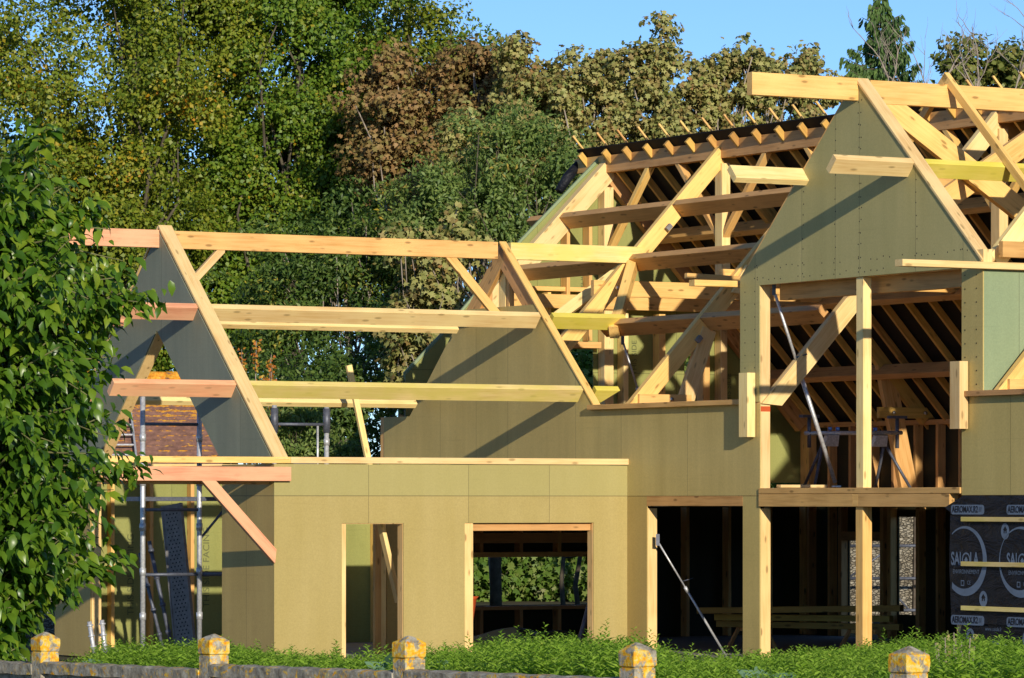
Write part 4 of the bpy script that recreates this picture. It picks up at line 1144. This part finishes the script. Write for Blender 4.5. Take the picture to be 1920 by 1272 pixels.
def pxw(x, y, D): return ((x - 960) / 8100 * D, D, 2.3 + (940 - y) / 8100 * D)
def tree(name, D, lob_px, trunk_px, npuff, per, pr, ls, kind, mat, label, bark='bark', shell=.5, droop=.3, depth=.8, group=None, r0=.22, ntgt=40, cat='tree', top_px=None, flat=.7, nrm_up=.5):
    """lob_px: (px, py, rx_px, ry_px[, dy]) ellipses of the crown at distance D"""
    sc_ = D / 8100
    base = Vector(pxw(trunk_px, 940 + 2.3 / sc_, D)); base.z = 0
    root = empty(name, base)
    lobes = []
    for lb in lob_px:
        c = pxw(lb[0], lb[1], D + (lb[4] if len(lb) > 4 else 0))
        lobes.append((c[0] - base.x, c[1] - base.y, c[2], lb[2] * sc_, max(lb[2], lb[3]) * sc_ * depth, lb[3] * sc_))
    extra = []
    for l in lobes:
        for i in range(18):
            d = rand_dirs(1)[0]; d[2] = d[2] * .8 + .2; q = random.uniform(.10, .30); e_ = random.uniform(.8, 1.22)
            extra.append((l[0] + d[0] * l[3] * e_, l[1] + d[1] * l[4] * .95, l[2] + d[2] * l[5] * e_, l[3] * q, l[4] * q, l[5] * q * 1.5))
    lobes = [l[:3] + (l[3] * .88, l[4] * .88, l[5] * .88) for l in lobes] + extra
    o, pc = crown('crown', lobes, npuff, per, pr, ls, kind, mat, root, shell, (.9 if kind == 'maple' else droop), flat, nrm_up, (-.45 if kind == 'maple' else -.95))
    if top_px: tp_ = pxw(top_px[0], top_px[1], D)
    else: tp_ = pxw(lob_px[0][0], lob_px[0][1] - lob_px[0][3] * .3, D)
    top = Vector(tp_) - base
    sel = pc[rng.choice(len(pc), min(ntgt, len(pc)), replace=False)]
    limbs('trunk', (0, 0, -.1), top, r0, sel, M[bark], root)
    tag(root, label, cat, group)
    return root

M['lf_lime'] = leafmat('leaf_lime', [(0, (0.0517, 0.0946, 0.00772)), (0.3, (0.129, 0.189, 0.013)), (0.6, (0.215, 0.256, 0.0206)), (0.85, (0.285, 0.284, 0.0309)), (0.95, (0.449, 0.313, 0.0154)), (1, (0.474, 0.208, 0.0103))], trans=.27, rough=.5)
M['lf_green'] = leafmat('leaf_green', [(0, (0.0424, 0.0989, 0.00772)), (0.4, (0.11, 0.198, 0.0154)), (0.75, (0.187, 0.267, 0.0231)), (0.93, (0.255, 0.276, 0.0309)), (1, (0.424, 0.237, 0.0103))], trans=.27, rough=.5)
M['lf_russet'] = leafmat('leaf_russet', [(0, (0.0874, 0.0945, 0.0243)), (0.25, (0.218, 0.158, 0.0486)), (0.5, (0.371, 0.21, 0.081)), (0.75, (0.284, 0.252, 0.0729)), (0.9, (0.437, 0.263, 0.105)), (1, (0.24, 0.252, 0.0405))], trans=0.33, rough=.6, tcol=(1.3, 1.0, .7))
M['lf_tan'] = leafmat('leaf_tan', [(0, (0.0912, 0.123, 0.0242)), (0.25, (0.251, 0.268, 0.0727)), (0.5, (0.456, 0.435, 0.145)), (0.68, (0.285, 0.19, 0.0646)), (0.85, (0.502, 0.48, 0.162)), (0.95, (0.182, 0.246, 0.0404)), (1, (0.479, 0.246, 0.0969))], trans=0.33, rough=.6, tcol=(1.2, 1.15, .7))
M['lf_blue'] = leafmat('leaf_bluegreen', [(0, (0.057, 0.114, 0.024)), (0.45, (0.16, 0.239, 0.056)), (0.85, (0.251, 0.319, 0.08)), (0.9, (0.285, 0.205, 0.056)), (1, (0.712, 0.522, 0.032))], trans=0.35, rough=.5)
M['lf_deep'] = leafmat('leaf_deep', [(0, (0.0345, 0.0805, 0.0135)), (0.5, (0.092, 0.161, 0.027)), (0.85, (0.161, 0.23, 0.045)), (1, (0.483, 0.391, 0.045))], trans=0.32, rough=.5)
M['lf_conifer'] = leafmat('leaf_conifer', [(0, (.035, .08, .02)), (.5, (.09, .17, .04)), (.9, (.16, .25, .06)), (1, (.18, .15, .06))], trans=0.28, rough=.6)
M['lf_near'] = leafmat('leaf_glossy', [(0, (0.029, 0.0806, 0.00684)), (0.4, (0.0727, 0.161, 0.0123)), (0.75, (0.146, 0.248, 0.0192)), (0.92, (0.248, 0.334, 0.0274)), (1, (0.435, 0.397, 0.0342))], trans=0.34, rough=.34, spec=.5)
M['lf_weed'] = leafmat('leaf_weed', [(0, (0.117, 0.222, 0.0168)), (0.5, (0.265, 0.444, 0.042)), (0.9, (0.391, 0.556, 0.0756)), (1, (0.45, 0.511, 0.0756))], trans=0.4, rough=.5)
M['lf_ivy'] = leafmat('leaf_ivy', [(0, (.012, .035, .006)), (.6, (.03, .08, .012)), (1, (.08, .16, .02))], trans=.15, rough=.3, spec=.5)
M['lf_bright'] = leafmat('leaf_maple_bright', [(0, (0.06, 0.13, 0.014)), (0.5, (0.15, 0.259, 0.035)), (0.9, (0.285, 0.346, 0.091)), (1, (0.45, 0.418, 0.28))], trans=0.45, rough=.5)
M['lf_oak'] = leafmat('leaf_oak', [(0, (.04, .06, .012)), (.4, (.14, .17, .03)), (.8, (.24, .26, .06)), (1, (.28, .18, .06))], trans=0.32, rough=.5)
M['berry'] = leafmat('orange_fruit', [(0, (.45, .10, .02)), (.6, (.50, .22, .03)), (1, (.45, .38, .04))], trans=.1, rough=.6)

tree('lime_tree', 88, [(170, 130, 230, 230), (330, 60, 170, 220, 2), (60, 330, 130, 200), (230, 420, 190, 180, 1), (120, 620, 190, 200, 2), (300, 560, 160, 160, 3), (150, 430, 170, 120, -1), (230, -120, 260, 160, 2)], 215, 760, 330, .58, .088, 'round', M['lf_lime'],
     'tall yellowish green tree behind the left gable, its trunk dark through the leaves', r0=.30, shell=.45, ntgt=26, top_px=(260, 60))
tree('lime_tree', 90, [(560, 120, 180, 210), (640, 330, 150, 150, 1), (470, 350, 150, 170, 1), (590, 480, 190, 130, 1), (570, -60, 190, 120), (420, 560, 140, 150)], 540, 700, 310, .58, .088, 'round', M['lf_green'],
     'tall dense green tree in the middle of the tree row, above the ridge beam', r0=.26, shell=.45, ntgt=24, top_px=(560, -40))
tree('lime_tree', 93, [(790, 130, 95, 125), (720, 60, 90, 90), (840, 200, 60, 90), (700, 230, 80, 120)], 760, 150, 200, .5, .085, 'round', M['lf_lime'],
     'green tree with sparse top standing between the dense green and the russet crowns', r0=.25, shell=.3, ntgt=60, top_px=(760, 20))
tree('maple_tree', 86, [(840, 340, 130, 140), (770, 210, 90, 90), (900, 215, 70, 95), (960, 240, 70, 110), (750, 310, 70, 140), (870, 140, 75, 55), (965, 140, 30, 55), (720, 150, 60, 60, 1)], 820, 350, 150, .40, .095, 'maple', M['lf_russet'],
     'russet brown maple right of the green crowns with sky showing through', r0=.22, shell=.3, ntgt=60, top_px=(850, 270), bark='barkpale')
tree('maple_tree', 84, [(1050, 260, 120, 130), (1000, 190, 50, 90), (1075, 170, 40, 60), (1190, 230, 120, 110), (1240, 120, 32, 70), (1170, 170, 50, 60), (980, 380, 110, 120)], 1120, 420, 140, .34, .098, 'maple', M['lf_tan'],
     'faded tan and green maple with pointed tops behind the main ridge', r0=.22, shell=.3, ntgt=60, top_px=(1180, 210), bark='barkpale')
tree('maple_tree', 87, [(1330, 240, 95, 100), (1400, 170, 60, 80), (1470, 200, 70, 80), (1300, 190, 50, 60), (1405, 120, 22, 40), (1525, 150, 50, 55)], 1400, 230, 100, .30, .098, 'maple', M['lf_tan'],
     'thin faded maple with gaps of sky behind the black underlay edge', r0=.18, shell=.25, ntgt=70, top_px=(1400, 200), bark='barkpale')
tree('ash_tree', 79, [(960, 330, 110, 110), (890, 400, 110, 110), (1000, 300, 80, 80), (800, 430, 110, 90)], 930, 230, 130, .36, .10, 'narrow', M['lf_blue'],
     'blue green fine-leaved tree with yellow flecks left of the roof end', r0=.12, shell=.4, ntgt=50, top_px=(960, 260))
tree('ash_tree', 80, [(650, 470, 140, 100), (560, 560, 130, 110), (720, 560, 120, 110), (620, 680, 190, 110)], 700, 320, 130, .42, .10, 'narrow', M['lf_deep'],
     'dark green bushy tree behind the ridge beam between the two gables', r0=.10, shell=.35, ntgt=60, top_px=(640, 430), bark='barkpale')
tree('laurel_bush', 78, [(560, 810, 110, 80), (690, 830, 90, 80), (480, 780, 80, 90), (640, 740, 160, 60), (760, 660, 60, 90), (700, 900, 200, 60)], 620, 300, 100, .45, .10, 'narrow', M['lf_deep'],
     'dark evergreen bush low behind the wing, seen beside the loose board', r0=.05, shell=.2, cat='bush', ntgt=30)
tree('bamboo_clump', 72, [(560, 830, 60, 50), (640, 850, 40, 30), (520, 800, 30, 40)], 560, 60, 80, .30, .10, 'narrow', M['lf_blue'],
     'small bamboo-like clump with narrow light leaves beside the upper scaffold', r0=.03, shell=.2, cat='bush', ntgt=20)
tree('maple_tree', 76, [(810, 520, 60, 90), (850, 470, 50, 60), (800, 640, 60, 70), (765, 690, 45, 45)], 800, 100, 80, .34, .12, 'maple', M['lf_tan'],
     'small pinkish green maple just left of the middle gable', r0=.07, shell=.2, ntgt=40, bark='barkpale', top_px=(820, 500))
tree('maple_tree', 74, [(1090, 700, 40, 90), (1300, 700, 40, 80)], 1090, 45, 40, .35, .12, 'maple', M['lf_bright'],
     'bright green maple sprays behind the rear upper openings', r0=.05, shell=.1, ntgt=20)
tree('maple_bush', 100, [(930, 1075, 150, 55), (1080, 1080, 150, 60)], 1010, 230, 70, .5, .16, 'maple', M['lf_bright'],
     'sunlit bright green maple bush seen through the rear ground floor window', r0=.05, shell=.3, ntgt=20, cat='bush')
tree('laurel_bush', 105, [(880, 1000, 160, 90), (1040, 1000, 180, 90), (1200, 1000, 150, 90)], 1000, 200, 90, .6, .14, 'narrow', M['lf_deep'],
     'dark hedge-like bush far behind the rear ground floor window', r0=.05, shell=.2, cat='bush', ntgt=10)
tree('laurel_bush', 77, [(1100, 720, 90, 110), (1300, 720, 90, 120), (1480, 850, 80, 120)], 1060, 220, 90, .45, .11, 'narrow', M['lf_deep'],
     'dark bush close behind the rear wall of the main block', r0=.05, shell=.1, cat='bush', ntgt=20)

tree('maple_tree', 82, [(900, 300, 60, 90), (1010, 330, 80, 70), (860, 420, 60, 60), (960, 250, 40, 60)], 930, 170, 100, .34, .10, 'maple', M['lf_tan'],
     'tan leaved maple mixed into the blue green tree left of the roof end', r0=.08, shell=.3, ntgt=24, bark='barkpale')
tree('lime_tree', 91, [(740, 420, 120, 120), (700, 250, 110, 120), (900, 160, 60, 60), (360, 640, 160, 140)], 730, 260, 260, .5, .088, 'round', M['lf_green'],
     'green tree filling the gap low between the dense green and the russet crowns', r0=.15, shell=.4, ntgt=24)
# ivy on the stone wall
n = 16000
x = 3.0 + 4.0 * rng.random(n); z = 3.9 * rng.random(n)
keep = (z > 1.0 + .5 * np.sin(x * 5)) & (x < 6.1 + .3 * np.sin(z * 4) + np.clip((z - 2.2) * 4, 0, 1) * 2)
x = x[keep]; z = z[keep]; n = len(x)
pos = np.stack([x, 79.9 - .25 * rng.random(n), z], 1)
nrm = np.tile(np.array([0, -1, .3]), (n, 1)) + .6 * rand_dirs(n)
iv = leaves('ivy', pos, np.tile(np.array([0, 0, -1.]), (n, 1)) + .6 * rand_dirs(n), nrm, .09 * (.6 + .8 * rng.random(n)), 'round', M['lf_ivy'])
tag(iv, 'dark glossy ivy climbing the pale stone wall', 'ivy', kind='stuff')

# conifer with hanging sprays
def conifer():
    D = 90; s = D / 8100
    base = Vector(pxw(1655, 940, D)); base.z = 0
    r = empty('conifer_tree', base)
    top = 2.3 + (940 + 12) * s
    P_, A_, N_ = [], [], []
    bm = bmesh.new()
    tube_bm(bm, [(0, 0, -.1), (.05, 0, 6), (0, 0, top)], [.22, .12, .02], 8)
    for i in range(110):
        f = (i / 110) ** .85; z = top - .05 - f * 4.2
        a = i * 2.4 + random.uniform(-.5, .5)
        ln = (.10 + 1.30 * f ** .62) * random.choice((.45, .7, .95, 1.12))
        d = Vector((math.cos(a), math.sin(a), 0)); o_ = Vector((0, 0, z))
        m_ = o_ + d * ln * .55 + Vector((0, 0, -.06 * ln)); e = o_ + d * ln + Vector((0, 0, .16 * ln))
        tube_bm(bm, [tuple(o_), tuple(m_), tuple(e)], [.022, .014, .004], 5)
        for j in range(int(30 * ln) + 9):
            t = random.uniform(.12, 1.03)
            p = o_.lerp(m_, t / .55) if t < .55 else m_.lerp(e, (t - .55) / .45)
            side = Vector((-d.y, d.x, 0)) * random.uniform(-.16, .16) * (1.2 - t)
            L_ = random.uniform(.10, .30) * (1.15 - .5 * t)
            for q_ in range(5):
                w_ = q_ / 5
                P_.append((p.x + side.x + random.gauss(0, .018), p.y + side.y + random.gauss(0, .018), p.z - L_ * w_))
                A_.append((d.x * .45 + side.x * 2 + random.uniform(-.3, .3), d.y * .45 + side.y * 2 + random.uniform(-.3, .3), -.9))
                N_.append((random.uniform(-1, 1), -.6 + random.uniform(-1, 1) * .6, .3))
    bm_obj('trunk', bm, M['bark'], r, True)
    P_, A_, N_ = map(np.array, (P_, A_, N_))
    leaves('crown', P_, A_, N_, .115 * (.6 + .8 * rng.random(len(P_))), 'narrow', M['lf_conifer'], r)
    tag(r, 'dark green conifer with drooping sprays rising behind the dormer ridge', 'conifer')
conifer()

# bare dead branches
def dead(name, pxs, D, label, lean, ytop=260, ln=1.45):
    base = Vector(pxw(pxs, 940, D)); base.z = 0
    r = empty(name, base)
    bm = bmesh.new()
    s = D / 8100
    def grow(p, d, ln, rad, lev):
        pts = [p]; n_ = 5
        for i in range(n_):
            d = (d + Vector((random.uniform(-.35, .35), random.uniform(-.3, .3), random.uniform(-.12, .25)))).normalized()
            pts.append(pts[-1] + d * ln / n_)
        tube_bm(bm, pts, [rad * (1 - .14 * i) for i in range(n_ + 1)], 6)
        if lev > 0:
            for k_ in range(random.choice((2, 3, 3))):
                i = random.randint(2, n_)
                dd = (d + Vector((random.uniform(-1.1, 1.1), random.uniform(-.7, .7), random.uniform(-.2, .6)))).normalized()
                grow(pts[i], dd, ln * random.uniform(.5, .75), rad * .5, lev - 1)
    h0 = 2.3 + (940 - ytop) * s
    tube_bm(bm, [(0, 0, -.1), (.05, 0, h0 * .5), (0, 0, h0)], [.11, .08, .055], 8)
    for a in lean:
        grow(Vector((0, 0, h0 - .15)), Vector((a, random.uniform(-.3, .3), 1)).normalized(), ln, .036, 3)
    bm_obj('branches', bm, M['barkpale'], r, True)
    tag(r, label, 'tree')
dead('dead_tree', 1720, 80, 'bare grey dead branches just in front of the conifer', (-.9, -.5, .15))
dead('dead_tree', 1880, 80, 'bare grey forked branches in front of the round dark green crown', (-.9, -.4, .2, .5))
dead('dead_tree', 735, 79.5, 'slim pale multi-stemmed trunk between the ridge beam and the loose board', (-.7, -.3, .25), 740, 1.3)
tree('oak_tree', 88, [(1880, 170, 80, 85), (1950, 200, 90, 110), (1830, 240, 60, 50)], 1900, 170, 110, .5, .13, 'round', M['lf_oak'],
     'round dark green crown at the right edge above the dormer ridge', r0=.2, shell=.4, ntgt=30)

# orange flowering shoots
r = empty('flowering_shrub', pxw(470, 1140, 75)[0:2] + (0,))
P_ = []
bm = bmesh.new()
for i in range(15):
    x = random.uniform(-.5, .45); zt = 4.2 + random.uniform(-.2, .95) - abs(x) * .5; y = random.uniform(-.3, .3)
    tube_bm(bm, [(x * .3, y * .3, 0), (x * .6, y * .6, zt * .6), (x, y, zt)], [.02, .014, .006], 5)
    for j in range(55):
        t = random.random(); P_.append((x + random.gauss(0, .035), y + random.gauss(0, .035), zt - t * .55))
bm_obj('stems', bm, M['barkpale'], r, True)
P_ = np.array(P_); n = len(P_)
leaves('blossoms', P_, rand_dirs(n), rand_dirs(n) + np.array([0, -1, 0]), .055 * (.6 + .8 * rng.random(n)), 'round', M['berry'], r)
tag(r, 'slender shrub with orange seed spikes right of the grey gable', 'shrub')

# ------------------------------------------------------------------ near tree with big glossy leaves
def near_tree():
    D = 34; s = D / 8100
    base = Vector(pxw(-60, 940, D)); base.z = 0
    r = empty('cherry_tree', base)
    def bound(z):     # right-hand edge of the crown as pixel, from the photograph's outline height
        ys = [215, 240, 300, 380, 440, 540, 620, 700, 800, 860, 940, 1040, 1100, 1160, 1215]
        xs = [60, 118, 130, 215, 250, 300, 262, 262, 258, 268, 246, 234, 195, 125, 75]
        y = 940 - (z - 2.3) / s
        return (np.interp(y, ys, xs) - 960) * s
    bm = bmesh.new()
    shoots = []
    trunk = [(0, 0, -.1), (.05, 0, 1.0), (.1, .1, 2.2), (.0, .1, 3.4), (.1, 0, 4.6)]
    tube_bm(bm, trunk, [.13, .11, .09, .06, .02], 10)
    for i in range(620):
        z0 = random.uniform(.9, 4.3)
        a = random.uniform(0, 2 * math.pi)
        zt = z0 + random.uniform(-.5, .9); zt = max(1.15, min(5.2, zt))
        xr = bound(zt) - base.x - .12
        ex = math.cos(a); ey = math.sin(a)
        f = random.uniform(.35, 1.0) ** .6
        R_ = xr if ex > 0 else 1.6
        e = Vector((ex * abs(R_) * f if ex > 0 else ex * 1.7 * f, ey * 1.25 * f, zt))
        p = Vector((0, 0, min(z0, 4.2)))
        m1 = p.lerp(e, .5) + Vector((0, 0, random.uniform(-.05, .25)))
        tube_bm(bm, [p, m1, e], [.018, .010, .004], 5)
        shoots.append((p, m1, e))
    for x, zt in ((-.55 + .0, 5.2),):
        pass
    # leader shoots at the top
    for (px, py) in ((55, 225), (95, 240), (20, 330), (-30, 300), (70, 300), (190, 385), (290, 545), (262, 870), (225, 1045)):
        e = Vector(pxw(px, py, D)) - base; e.y += random.uniform(-.4, .3)
        p = Vector((e.x * .45, e.y * .4, e.z - (.9 if px < 120 else .35)))
        m1 = p.lerp(e, .5) + Vector((.0, 0, .08)); tube_bm(bm, [p, m1, e], [.014, .009, .003], 5); shoots.append((p, m1, e)); shoots.append((p, m1, e))
    bm_obj('trunk', bm, M['barkgreen'], r, True)
    P_, A_, N_, S_ = [], [], [], []
    for p, m1, e in shoots:
        for j in range(52):
            t = random.uniform(.22, 1.03); 
            q_ = p.lerp(m1, t * 2) if t < .5 else m1.lerp(e, t * 2 - 1)
            d = (e - p).normalized()
            if e.x > .5 and q_.x > bound(q_.z) - base.x + .05: continue
            sd_ = Vector((random.uniform(-1, 1), random.uniform(-1, 1), random.uniform(-.55, .35)))
            ax = (sd_ + d * .5 + Vector((0, 0, -.55)))
            P_.append(q_ + Vector((random.gauss(0, .05), random.gauss(0, .05), random.gauss(0, .05)))); A_.append(ax)
            N_.append(Vector((random.uniform(-.5, .5), random.uniform(-1, .2), 1.0))); S_.append(random.choice((random.uniform(.06, .11), random.uniform(.10, .155))))
    P_, A_, N_ = [np.array([tuple(v_) for v_ in q_]) for q_ in (P_, A_, N_)]
    leaves('crown', P_, A_, N_, np.array(S_), 'long', M['lf_near'], r, 1.22)
    tag(r, 'near tree with large glossy dark green leaves at the left edge', 'tree')
near_tree()

# ------------------------------------------------------------------ weeds between fence and house
def weeds():
    P_, A_, N_, S_ = [], [], [], []
    n = 13500
    pts = []
    while len(pts) < n:
        D = random.uniform(24, 47); X = random.uniform(-.118, .123) * D
        # only behind the fence line
        rel = Vector((X, D, 0)) - F0; side = -FD.y * rel.x + FD.x * rel.y
        if side < .25: continue
        px = 960 + X / D * 8100
        if px < 170 and random.random() < .9: continue
        pts.append((X, D, px))
    for X, D, px in pts:
        nz = math.sin(X * 1.9 + 1) * .9 + math.sin(X * 2.7 + D * .8) * .5 + math.sin(X * 1.3 - D * 1.9) * .5 + math.sin(X * 6.1 + D * 2.3) * .3
        target = np.interp(px, [150, 230, 420, 640, 800, 980, 1100, 1180, 1300, 1450, 1500, 1600, 1700, 1800, 1920], [1235, 1222, 1222, 1228, 1228, 1215, 1218, 1215, 1235, 1225, 1222, 1222, 1215, 1212, 1218])
        zt = 2.3 - (target - 2 - 940) * D / 8100
        zt = zt * (1.0 + .055 * nz) - abs(random.gauss(0, .12)); 
        if random.random() < .06: zt += random.uniform(.03, .10)
        zt = max(.25, zt)
        lx, ly = random.gauss(0, .06), random.gauss(0, .06)
        m = 32
        for j in range(m):
            t = 1 - (j / m) * .62 * min(1, .55 / zt)
            a = j * 2.4 + X * 9
            P_.append((X + lx * t, D + ly * t, zt * t)); A_.append((math.cos(a), math.sin(a), .75 - .9 * (1 - t)))
            N_.append((random.uniform(-.4, .4), -.3 + random.uniform(-.4, .4), 1)); S_.append(random.uniform(.035, .078) * (.5 + .9 * min(1, (1 - t) * 6)))
    P_, A_, N_ = map(np.array, (P_, A_, N_))
    o = leaves('weeds', P_, A_, N_, np.array(S_), 'narrow', M['lf_weed'], None, .75)
    tag(o, 'bright green leafy weeds growing between the fence and the house', 'weeds', kind='stuff')
weeds()
# a few broad grey-green leaves and dry seed stalks
def dock(px, py, D, s, label):
    r = empty('broadleaf_plant', pxw(px, 940, D)[0:2] + (0,))
    z = 2.3 + (940 - py) * D / 8100
    n = 9; P_ = []; A_ = []; N_ = []
    for i in range(n):
        a = i * 2.4; P_.append((.04 * math.cos(a), .04 * math.sin(a), z - .12 + random.uniform(-.05, .05))); A_.append((math.cos(a), math.sin(a) * .6, .7)); N_.append((random.uniform(-.5, .5), -1, .8))
    leaves('leaf_rosette', np.array(P_), np.array(A_), np.array(N_), np.full(n, s), 'round', M['lf_dock'], r)
    bm = bmesh.new(); tube_bm(bm, [(0, 0, 0), (0, 0, z - .08)], [.012, .008], 6); bm_obj('stem', bm, M['lf_dock'], r)
    tag(r, label, 'plant', 'broad leaved plants in the weeds')
M['lf_dock'] = leafmat('leaf_dock', [(0, (.10, .20, .11)), (1, (.18, .30, .18))], trans=.3, rough=.4)
dock(733, 1232, 28, .16, 'broad grey green leaves just left of the third fence post')
dock(805, 1230, 29, .12, 'small broad leaves just right of the third fence post')
dock(1437, 1262, 26, .17, 'pale upright broad leaves low in the weeds under the tan corner post')
dock(195, 1240, 33, .15, 'flat broad leaves above the coping beside the leftmost fence post')
r = empty('seed_stalks', pxw(1790, 940, 27)[0:2] + (0,))
bm = bmesh.new(); P_ = []
for i in range(26):
    x = random.uniform(-.26, .16); y = random.uniform(-.3, .3); z = random.uniform(1.22, 1.50) - abs(x) * .3
    tube_bm(bm, [(x * .5, y, .4), (x * .8, y, z * .8), (x, y, z)], [.005, .004, .003], 4)
    for j in range(7): P_.append((x + random.gauss(0, .02), y, z - random.random() ** 2 * .28))
bm_obj('stalks', bm, M['barkpale'], r)
P_ = np.array(P_); leaves('seed_heads', P_, rand_dirs(len(P_)), rand_dirs(len(P_)) + np.array([0, -1, 0]), .02 + .02 * rng.random(len(P_)), 'round', M['lf_tan'], r)['kind'] = 'stuff'
tag(r, 'dry seed stalks with pale heads right of the last fence post', 'plant')
